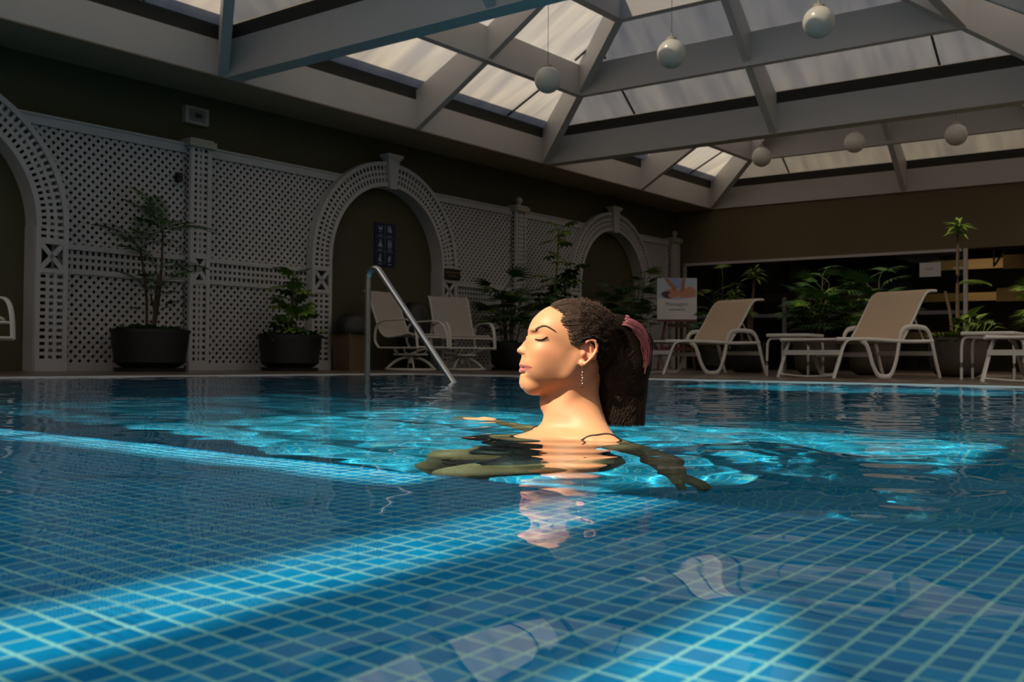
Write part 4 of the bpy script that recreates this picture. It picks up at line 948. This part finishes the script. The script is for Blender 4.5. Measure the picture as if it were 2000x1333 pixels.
# neck
b.cap((.038, 0, .165), (.020, 0, .03), .052, .054, .022, sq=.92); b.cap((.020, 0, .03), (.022, 0, -.06), .055, .070, .03, sq=1.0)
b.cap((.052, .050, .155), (-.024, .014, .012), .0125, .0105, .018, both=True)
b.ell((-.040, 0, .070), (.010, .012, .015), .02)
# torso: shoulders turned slightly to the camera
TH = .38; ct, st_ = math.cos(TH), math.sin(TH)
def T(x, y, z): return (x*ct-y*st_+.012, x*st_+y*ct, z)      # torso frame: -x is the chest side
b.cap(T(.015, .03, .02), T(.02, .165, -.047), .038, .046, .035); b.cap(T(.015, -.03, .02), T(.02, -.165, -.047), .038, .046, .035)
b.cap(T(.03, .02, .055), T(.035, .10, -.030), .026, .030, .04); b.cap(T(.03, -.02, .055), T(.035, -.10, -.030), .026, .030, .04)
b.cap(T(-.045, .02, -.004), T(-.015, .15, -.004), .009, .011, .02); b.cap(T(-.045, -.02, -.004), T(-.015, -.15, -.004), .009, .011, .02)   # collar bones
b.ell(T(-.045, 0, -.115), (.125, .155, .125), .04, yaw=TH); b.ell(T(-.10, 0, -.065), (.095, .125, .062), .03, yaw=TH)
b.ell(T(-.152, .070, -.095), (.074, .068, .068), .025, yaw=TH); b.ell(T(-.152, -.070, -.095), (.074, .068, .068), .025, yaw=TH)
b.ell(T(-.035, 0, -.27), (.088, .118, .130), .05, yaw=TH); b.ell(T(.005, 0, -.43), (.112, .158, .115), .05, yaw=TH)
# legs, seated pose, feet on the pool floor
b.chain([(.03, -.10, -.445), (-.09, -.135, -.475), (-.205, -.17, -.535)], (.108, .098, .068), .03); b.chain([(-.205, -.17, -.535), (-.22, -.13, -.70), (-.20, -.06, -1.04)], (.055, .056, .036), .02)
b.chain([(-.01, .09, -.44), (-.13, .08, -.46), (-.245, .06, -.49)], (.105, .092, .064), .03); b.chain([(-.245, .06, -.49), (-.27, .11, -.66), (-.24, .16, -1.03)], (.055, .056, .036), .02)
for (x, y) in ((-.20, -.06), (-.24, .16)): b.cap((x+.02, y, -1.09), (x-.15, y-.02, -1.105), .035, .026, .03); b.ell((x-.16, y-.02, -1.11), (.045, .042, .022), .02)
# near arm under water
NA = [T(.02, -.165, -.047), (.165, -.34, -.125), (.166, -.548, -.215)]
b.chain([NA[0], tuple((np.array(NA[0])*.5+np.array(NA[1])*.5)), NA[1]], (.046, .042, .034), .025); b.chain([NA[1], tuple((np.array(NA[1])*.65+np.array(NA[2])*.35)), NA[2]], (.035, .036, .023), .02)
# far arm resting along the surface
FA_ = [T(.02, .165, -.047), (-.10, .37, -.050), (-.18, .55, -.014)]
b.chain([FA_[0], FA_[1]], (.046, .034), .025); b.chain([FA_[1], FA_[2]], (.034, .020), .02)
# ears
for s in (-1, 1):
    y = s*.072; yo = s*.080
    rim = [(.041, y, .186), (.0425, y, .199), (.048, yo, .2085), (.0575, yo, .213), (.0665, yo, .210), (.0705, yo, .200), (.069, yo, .188), (.062, yo, .177), (.053, yo, .168), (.044, yo, .160)]
    b.ell((.054, s*.0715, .189), (.015, .007, .023), .006, tilt=.45)
    for i in range(len(rim)-1): b.cap(rim[i], rim[i+1], .0033, .0033, .0025)
    b.ell((.0395, s*.0745, .1615), (.0075, .0045, .0078), .004); b.cap((.057, s*.077, .204), (.0575, s*.0785, .182), .0028, .003, .003)
    b.ell((.0495, s*.079, .189), (.0065, .0055, .0115), .002, tilt=.4, op='cut'); b.ell((.0425, s*.0745, .183), (.004, .0045, .0055), .003)
V, Q = b.mesh()
hand_w = (V[:, 2] < -.0)*1.0
V = relax(V, Q, 1, .35)
V = relax(V, Q, 3, .5, ((V[:, 2] < .0) | (np.abs(V[:, 1]) > .1)).astype(np.float32))
# pull the midline of the face onto the traced profile
prof = np.array([(-.0346,.2843),(-.0484,.2791),(-.0606,.2705),(-.0692,.2601),(-.0755,.2463),(-.0790,.2341),(-.0792,.2255),(-.0815,.2168),(-.0912,.2047),(-.1020,.1930),(-.1035,.1885),(-.1010,.1835),(-.0930,.1785),(-.0930,.1725),(-.0958,.1650),(-.0988,.1585),(-.0962,.1513),(-.0988,.1435),(-.0958,.1350),(-.0972,.1260),(-.0978,.1160),(-.0945,.1060),(-.0855,.0965)])[::-1]
vb = np.arange(.096, .285, .0015); mid = np.abs(V[:, 1]) < .003; cur = np.full(len(vb), np.nan)
for i, v0 in enumerate(vb):
    s_ = mid & (np.abs(V[:, 2]-v0) < .0016) & (V[:, 0] < .0)
    if s_.any(): cur[i] = V[s_, 0].min()
ok = ~np.isnan(cur); delta = np.interp(vb, prof[:, 1], prof[:, 0])-np.interp(vb, vb[ok], cur[ok]); delta = np.convolve(np.pad(delta, 1, 'edge'), [.25, .5, .25], 'valid')
dv = np.interp(V[:, 2], vb, delta); dv *= np.clip((V[:, 2]-.088)/.012, 0, 1)*np.clip((.292-V[:, 2])/.02, 0, 1)
wl = np.where((V[:, 2] > .176) & (V[:, 2] < .222), .014, np.where(V[:, 2] > .222, .05, .026)); wt = np.exp(-(V[:, 1]/wl)**2)*np.clip((-.028-V[:, 0])/.035, 0, 1)
V[:, 0] += dv*wt
nb = len(V)
# hands: palm, four fingers and a thumb each, rooted inside the wrist
def hand(o, f, n, L=.175, curl=.35, side=1):
    """o wrist, f finger direction, n back-of-hand normal"""
    f = np.array(f, float); f /= np.linalg.norm(f); n = np.array(n, float); n -= f*(n@f); n /= np.linalg.norm(n); a = np.cross(n, f)*side; o = np.array(o)
    ext = .2; g = [np.arange(o[i]-ext, o[i]+ext, .0034) for i in range(3)]; h = SDF(*[x.astype(np.float32) for x in g]); P = lambda x, y, z: tuple(o+f*x+a*y+n*z)
    h.cap(P(-.02, 0, 0), P(.012, 0, 0), .021, .021, .01)
    for y, x1 in ((-.024, .078), (-.008, .083), (.008, .081), (.023, .074)): h.cap(P(.015, y*.6, 0), P(x1, y, 0), .015, .0115, .010)
    for y, x0, ln, r in ((-.026, .078, .058, .0078), (-.0085, .084, .068, .0082), (.0085, .082, .063, .0080), (.0245, .074, .050, .0070)):
        p = np.array([x0, y, 0.]); ang = .12
        for k in range(3):
            l_ = ln*(.44, .31, .25)[k]; q = p+np.array([l_*math.cos(ang), (y*.10)*l_*8, -l_*math.sin(ang)]); h.cap(P(*p), P(*q), r*(1-.10*k), r*(.92-.10*k), .003); p = q; ang += curl
    h.cap(P(.018, -.020, -.004), P(.050, -.046, -.012), .013, .0105, .008); h.cap(P(.050, -.046, -.012), P(.078, -.054, -.020), .0100, .0085, .003); h.cap(P(.078, -.054, -.020), P(.098, -.055, -.028), .0086, .0070, .003)
    V_, Q_ = h.mesh(); return relax(V_, Q_, 1, .4), Q_
H1 = hand(NA[2], (.067, -.05, -.125), (.8, -.3, .45), curl=.25, side=1); H2 = hand(FA_[2], (-.6, .75, .03), (0.1, .1, 1), curl=.12, side=-1)
for Vh, Qh in (H1, H2): Q = np.concatenate([Q, Qh+len(V)]); V = np.concatenate([V, Vh])
Lo = np.array([-.25, 0, DEEP]); VL = V-Lo
woman = bpy.data.objects.new('person', None); COL.objects.link(woman); R4 = PR.copy(); R4.translation = PR @ Vector(Lo); woman.matrix_world = R4
tag(woman, 'person in a black swimsuit sitting neck-deep in the pool, eyes closed, head tilted back', 'person')
Lv = Vector(Lo)
def skin():
    m = bpy.data.materials.new('skin'); m.use_nodes = True; n = m.node_tree.nodes; l = m.node_tree.links; p = n['Principled BSDF']
    at = n.new('ShaderNodeVertexColor'); at.layer_name = 'tone'; l.new(at.outputs[0], p.inputs['Base Color'])
    p.inputs['Roughness'].default_value = .52; p.inputs['Specular IOR Level'].default_value = .35; p.inputs['Sheen Weight'].default_value = .1
    tc = n.new('ShaderNodeTexCoord'); nz = n.new('ShaderNodeTexNoise'); nz.inputs['Scale'].default_value = 500; bp = n.new('ShaderNodeBump'); bp.inputs['Strength'].default_value = .12; bp.inputs['Distance'].default_value = .0006
    l.new(tc.outputs['Object'], nz.inputs['Vector']); l.new(nz.outputs[0], bp.inputs['Height']); l.new(bp.outputs[0], p.inputs['Normal']); return m
MT['skin'] = skin()
me = npmesh('body', VL, Q); smooth(me, None); body = link('body', me, 'skin', woman, fix=False)
U, W, Z = V[:, 0], V[:, 1], V[:, 2]
tone = np.tile(np.array([.47, .225, .122]), (len(V), 1))
def blend(mask, col): 
    global tone
    mask = np.clip(mask, 0, 1)[:, None]; tone = tone*(1-mask)+np.array(col)*mask
blend(.45*np.exp(-(((U+.030)/.026)**2+((Z-.180)/.018)**2))*(np.abs(W) > .02), (.58, .20, .13))     # cheek colour
blend(.5*np.exp(-(((U+.100)/.012)**2+((Z-.190)/.010)**2)), (.62, .24, .16))
blend(.6*(np.abs(W) > .068)*(U > .035)*(Z > .15)*(Z < .22)*(Z > 0), (.66, .24, .16))
lt = np.clip((U+.0985)/.0290, 0, 1); lip = ((Z-.1515)/(np.where(Z > .1515, .0082, .0098)*(1-lt)**.6+1e-4))**2; lip = np.where((np.abs(W) < .062) & (U < -.0690), lip, 9)
blend(np.clip((1.25-lip)*1.6, 0, 1), (.28, .070, .075)); blend(np.clip((1-lip)*3, 0, 1)*(Z < .1505)*.45, (.46, .15, .14))
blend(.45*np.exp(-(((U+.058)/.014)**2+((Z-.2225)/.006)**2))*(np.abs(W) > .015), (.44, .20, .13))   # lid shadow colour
blend(.25*(Z < -.2), (.62, .50, .25))  # submerged skin painted paler and yellower, standing in for light on it
ca = me.color_attributes.new('tone', 'FLOAT_COLOR', 'POINT'); ca.data.foreach_set('color', np.concatenate([tone, np.ones((len(V), 1))], 1).astype(np.float32).ravel())
nrm = np.zeros(len(V)*3, np.float32); me.vertices.foreach_get('normal', nrm); nrm = nrm.reshape(-1, 3)
# swimsuit: the body's own surface from neckline to hips, lifted 2 mm
xt = (U-.012)*ct+W*st_; yt = -(U-.012)*st_+W*ct
inb = (np.abs(yt) < .16) & (Z < np.where(xt < -.02, -.022-.10*np.clip(.05-np.abs(yt), 0, 1), -.10-.5*np.clip(np.abs(yt)-.07, 0, 1))) & (Z > -.50+.9*np.clip(np.abs(yt)-.03, 0, .13)) & (xt > -.25) & (U > -.235)
inb &= ~((xt < -.04) & (Z < -.44)); inb[nb:] = False
Qs = Q[inb[Q].all(1)]; used, inv = np.unique(Qs, return_inverse=True)
Vs = VL[used]+nrm[used]*.0025; sm_ = npmesh('swimsuit', Vs, inv.reshape(Qs.shape)); smooth(sm_, None)
MT['suit'] = mat('black_swimsuit', (.012, .013, .016), .5, bump=(40, .3, .004)); su = link('swimsuit', sm_, 'suit', woman, fix=False)
from mathutils.bvhtree import BVHTree
bvh = BVHTree.FromPolygons([tuple(v) for v in V[:nb].tolist()], [tuple(q) for q in Q[(Q < nb).all(1)].tolist()])
def onskin(p, off): q, n, i, d = bvh.find_nearest(Vector(p)); return q+n*off
def sideskin(u, v, s, off=.0003):
    q, n, i, dd = bvh.ray_cast(Vector((u, s*.13, v)), Vector((0, -s, 0))); return (q+n*off) if q else onskin((u, s*.05, v), off)
def strap(pts, r, m, name, off=.001):
    P = [onskin(p, off)-Lv for p in bez(pts, 8)]; return link(name, MB().tube(P, r, 6), m, woman, sm=60)
for s in (-1, 1): strap([T(-.14, s*.085, -.03), T(-.08, s*.125, -.01), T(.0, s*.150, .02), T(.06, s*.13, -.02), T(.10, s*.09, -.09)], .0020, 'suit', 'strap')
# brow, lashes, tattoos
MT['hair'] = mat('dark_brown_hair', (.020, .0115, .008), .62, spec=.25); MT['hair_light'] = mat('brown_hair_highlight', (.060, .030, .018), .6, spec=.3); MT['tattoo_s'] = mat('lid_shadow_tone', (.30, .13, .09), .6)
def hairs(name, strands, rad, m, parent=woman):
    sizes = [len(s_) for s_ in strands]; hc = bpy.data.hair_curves.new(name); hc.add_curves(sizes); P = np.concatenate([np.array(s_, np.float32) for s_ in strands])
    hc.attributes['position'].data.foreach_set('vector', P.ravel()) if 'position' in hc.attributes else hc.points.foreach_set('position', P.ravel())
    ra = hc.attributes.new('radius', 'FLOAT', 'POINT'); r_ = np.concatenate([rad*np.linspace(1, .35, n)**.7 for n in sizes]).astype(np.float32); ra.data.foreach_set('value', r_)
    hc.materials.append(MT[m]); o = bpy.data.objects.new(name, hc); COL.objects.link(o); o.parent = parent; return o
st = []
for s in (-1, 1):
    arc = bez([(-.0630, 0, .2345), (-.0560, 0, .2395), (-.0430, 0, .2432), (-.0245, 0, .2345)], 8)
    for i in range(560):
        t_ = rng.uniform(0, 1)**1.2; k = t_*(len(arc)-1); a0 = arc[int(k)].lerp(arc[min(int(k)+1, len(arc)-1)], k-int(k)); th = .0032*(1-.70*t_)
        p0 = sideskin(a0.x, a0.z+rng.uniform(-th, th), s, .0003); d = Vector((.006, s*.003, .0026*(1-2.4*t_))); st.append([tuple(p0+d*k_+Vector((0, s*.0005*k_, 0))-Lv) for k_ in (0, .5, 1)])
hairs('eyebrow', st, .00040, 'hair')
LASH = lambda t_, s: sideskin(-.0620+.0245*t_, .2150+.0050*t_-.0040*math.sin(PI*t_), s, .0003)
st = []
for s in (-1, 1):
    for i in range(60):
        t_ = i/59; p0 = LASH(t_, s); n_ = Vector((-.80+.45*t_, s*(.35+.45*t_), -.55)); n_.normalize(); st.append([tuple(p0+n_*(.0062*k_)+Vector((0, 0, .0022*k_*k_))-Lv) for k_ in (0, .35, .7, 1)])
hairs('eyelashes', st, .00028, 'hair')
for s in (-1, 1): link('lash_line', MB().tube([LASH(t_, s)-Lv for t_ in np.linspace(0, 1, 12)], .0010, 6, taper=lambda k: .5+.6*math.sin(PI*k)), 'hair', woman, sm=60)
MT['lip_line'] = mat('lip_line_tone', (.12, .03, .03), .7); link('lip_line', MB().tube([sideskin(-.0700-.0255*(1-abs(y)), .1524-.0012*(1-abs(y))+.0012*math.sin(3*abs(y)), -1 if y < 0 else 1, -.0001)-Lv for y in list(np.linspace(-1, -.02, 14))+list(np.linspace(.02, 1, 14))], .0005, 5), 'lip_line', woman, sm=60)
MT['tattoo'] = mat('tattoo_ink', (.16, .08, .07), .6)
def tattoo(pts, r=.0009): link('tattoo', MB().tube([onskin(p, -.0003)-Lv for p in pts], r, 5), 'tattoo', woman, sm=60)
c0 = np.array([.076, -.155, .012])
for (rr_, ox) in ((.013, 0), (.008, .004), (.011, .014)): tattoo([(c0[0]+ox+rr_*math.cos(a), c0[1]-.03, c0[2]+rr_*.75*math.sin(a)) for a in np.linspace(.3, 5.6, 22)])
tattoo([(.125, -.31, -.060), (.132, -.33, -.075), (.138, -.35, -.09)], .0015)
# earring
MT['silver'] = mat('silver', (.75, .73, .70), .25, 1.0)
er = bpy.data.objects.new('earring', None); COL.objects.link(er); er.parent = woman; er.location = Vector((.0385, -.080, .157))-Lv
link('hook', MB().tube([(0, .002, .004), (0, -.002, .004), (0, -.003, 0), (0, -.002, -.014)], .0006, 6), 'silver', er)
for i, (z, r) in enumerate(((-.015, .0018), (-.021, .0014), (-.027, .0020), (-.033, .0013), (-.039, .0016), (-.0445, .0026))):
    link('bead', MB().lathe([(.0001, -r), (r*.7, -r*.7), (r, 0), (r*.7, r*.7), (.0001, r)], n=10, cap=False), 'silver' if i != 5 else 'black', er, loc=(.0006*(-1)**i, -.002, z), sm=60)
link('chain', MB().tube([(0, -.002, -.012), (0, -.002, -.046)], .0005, 5), 'silver', er)
# hair: a close cap, then strands swept back into a high pony tail
hv_ = np.array([.10, .118, .13, .17, .197, .203, .213, .236, .251, .270, .285, .30]); hu_ = np.array([.16, .100, .080, .071, .064, .020, .016, .010, -.004, .001, -.020, -.036])
hl = U-np.interp(Z, hv_, hu_)
hm = (hl > 0) & (Z > .112) & (np.arange(len(V)) < nb) & ~((np.abs(W) > .064) & (((U-.054)/.022)**2+((Z-.187)/.029)**2 < 1))
Qh = Q[hm[Q].all(1)]; used, inv = np.unique(Qh, return_inverse=True); Qh = inv.reshape(Qh.shape)
edge = np.clip(hl[used]/.035, 0, 1)*np.clip((Z[used]-.112)/.03, 0, 1); lump = .0022*np.sin(U[used]*210+W[used]*90)*np.sin(Z[used]*230+W[used]*120)*np.clip((U[used]-.02)/.05, 0, 1)
Vh = V[used]+nrm[used]*(.0010+.0085*edge**.6+lump)[:, None]; Vh = relax(Vh, Qh, 1, .3)
ch = npmesh('hair_cap', Vh-Lo, Qh); smooth(ch, None)
MT['haircap'] = mat('dark_hair_mass', (.010, .006, .0045), .85, spec=.1, bump=(260, .8, .003)); link('hair', ch, 'haircap', woman, fix=False); hairobj = woman.children[-1]
hb = BVHTree.FromPolygons([tuple(v) for v in Vh.tolist()], [tuple(q) for q in Qh.tolist()])
knot = np.array([.146, 0, .232])
st = []; tries = 0
src = Vh[rng.integers(0, len(Vh), 18000)]
bh = np.nonzero((hl > -.007) & (hl < .004) & (Z > .20) & (np.arange(len(V)) < nb) & (U < .03))[0]; src = np.concatenate([V[bh[rng.integers(0, len(bh), 900)]], src])
for p in src:
    if len(st) > 9500: break
    if p[0] > .125: continue
    P = [p]; q = p.copy(); cur_ = rng.uniform(.6, 1.6)*(1 if p[0] > .02 else .3); ph = rng.uniform(0, 6.28); Ls = rng.uniform(.05, .12)
    nst = 16
    for k in range(1, nst+1):
        d = knot-q; dl = np.linalg.norm(d); d /= max(dl, 1e-4); q = q+d*Ls/nst; n0, nn, _, _ = hb.find_nearest(Vector(q))
        lift = .0006+.0014*math.sin(PI*k/nst)*rng.uniform(.3, 1)
        q = np.array(n0)+np.array(nn)*lift; s_ = q+np.array([0, math.cos(ph+k*1.9), math.sin(ph+k*1.9)])*.0024*cur_*min(1, max(.1, (q[0]-.01)/.06)); P.append(s_)
    st.append([tuple(x-Lo) for x in P])
hairs('hair_strands', st[::3], .00030, 'hair_light'); hairs('hair_strands', st[1::3]+st[2::3], .00034, 'hair')
# curls breaking the outline of crown and nape
st = []
for p in Vh[rng.integers(0, len(Vh), 2600)]:
    if p[0] < .03 or p[0] > .14: continue
    n0, nn, _, _ = hb.find_nearest(Vector(p)); R_ = rng.uniform(.002, .0060); L_ = rng.uniform(.010, .030); ph = rng.uniform(0, 6.28); d = knot-p; d /= np.linalg.norm(d); P = []
    for k in range(16):
        a = ph+k*.8; P.append(np.array(n0)+np.array(nn)*(R_*(1+.6*math.sin(a)))+d*L_*k/15+np.array([0, 1, 0])*R_*math.cos(a))
    st.append([tuple(x-Lo) for x in P])
hairs('curls', st[::3], .00036, 'hair_light'); hairs('curls', st[1::3]+st[2::3], .00040, 'hair')
# pony tail
core = SDF(axis_grid([(.05, .23, .004)]), axis_grid([(-.08, .08, .004)]), axis_grid([(.0, .28, .004)]))
core.chain([(.122, 0, .240), (.146, 0, .232), (.166, 0, .205), (.156, 0, .16), (.146, 0, .10), (.140, 0, .055)], (.034, .028, .034, .040, .040, .034), .02); core.chain([(.10, 0, .17), (.105, 0, .10), (.115, 0, .06)], (.024, .024, .020), .02)
Vc, Qc = core.mesh(); Vc = relax(Vc, Qc, 2, .5); cm = npmesh('pony_tail', Vc-Lo, Qc); smooth(cm, None); link('pony_tail', cm, 'haircap', woman, fix=False); tail = woman.children[-1]
st = []
for i in range(4200):
    a = rng.uniform(0, 6.28); q = math.sqrt(rng.uniform(.1, 1)) if i % 2 else rng.uniform(.9, 1.02); ex = q*math.cos(a); ey = q*math.sin(a)
    endv = .021+rng.uniform(0, .012)+(.06*rng.uniform(0, 1) if rng.random() < .35 else 0); eu = .138+.046*ex; ew = .043*ey; R_ = rng.uniform(.0010, .0034); ph = rng.uniform(0, 6.28); fr_ = rng.uniform(90, 200)
    P = []; t0 = rng.uniform(0, .55) if i % 2 else rng.uniform(0, .12); n_ = 60
    for k in range(n_):
        t_ = t0+(1-t0)*k/(n_-1); z = .236+(endv-.236)*t_; bow = math.sin(PI*min(1, t_*1.15))
        u_ = .150+(eu-.150)*min(1, t_*2.2)+.016*math.exp(-((t_-.16)/.14)**2)*(1 if ex > -.3 else -.4)+.006*ex*bow; w_ = ew*min(1, t_*2.4+.25); rad_ = R_*min(1, .3+t_*2)
        P.append((u_+rad_*math.cos(ph+fr_*z*2), w_+rad_*math.sin(ph+fr_*z*2), z))
    st.append([tuple(np.array(x)-Lo) for x in P])
hairs('tail_strands', st[::6], .00032, 'hair_light'); hairs('tail_strands', [s for i, s in enumerate(st) if i % 6], .00042, 'hair')
MT['pink'] = mat('dusty_pink_fabric', (.34, .085, .11), .6, bump=(120, .6, .003))
sc_ = MB(); R_ = .021; ringp = []
for i in range(60):
    a = 2*PI*i/60; wob = .004*math.sin(a*9); ringp.append((.138+.25*(R_+wob)*math.cos(a)+.006*math.sin(a), (R_+wob)*math.cos(a)*1.1, .240+(R_+wob)*math.sin(a)*1.0))
sc_.tube([Vector(p)-Lv for p in ringp], .007, 10, closed=True, up=(1, 0, .3)); link('scrunchie', sc_, 'pink', woman, sm=60)
st = []
for i in range(420):
    o = rng.uniform(-1, 1); w0_ = rng.uniform(-.042, -.012); L_ = rng.uniform(.5, 1); ph = rng.uniform(0, 6.28); off = rng.uniform(-.004, .005)
    base = bez([(.128, 0, .256), (.148, 0, .258), (.170, 0, .243), (.184, 0, .215), (.188, 0, .180), (.182, 0, .140)], 5); P = []
    for k, q in enumerate(base[:int(len(base)*L_)]):
        P.append((q.x-abs(w0_+.027)*.5+off+.0016*math.cos(ph+k*.7)+(.004*o if k > 8 else 0), w0_*(.6+.4*min(1, k/8))+.0014*math.sin(ph+k*.7), q.z-abs(w0_+.02)*.35+off))
    st.append([tuple(np.array(x)-Lo) for x in P])
MT['pinkhair'] = mat('pink_dyed_hair', (.42, .12, .14), .45); hairs('dyed_strands', st, .00060, 'pinkhair')
for o in (body, su):
    try: o.cycles.is_caustics_receiver = True
    except Exception: pass
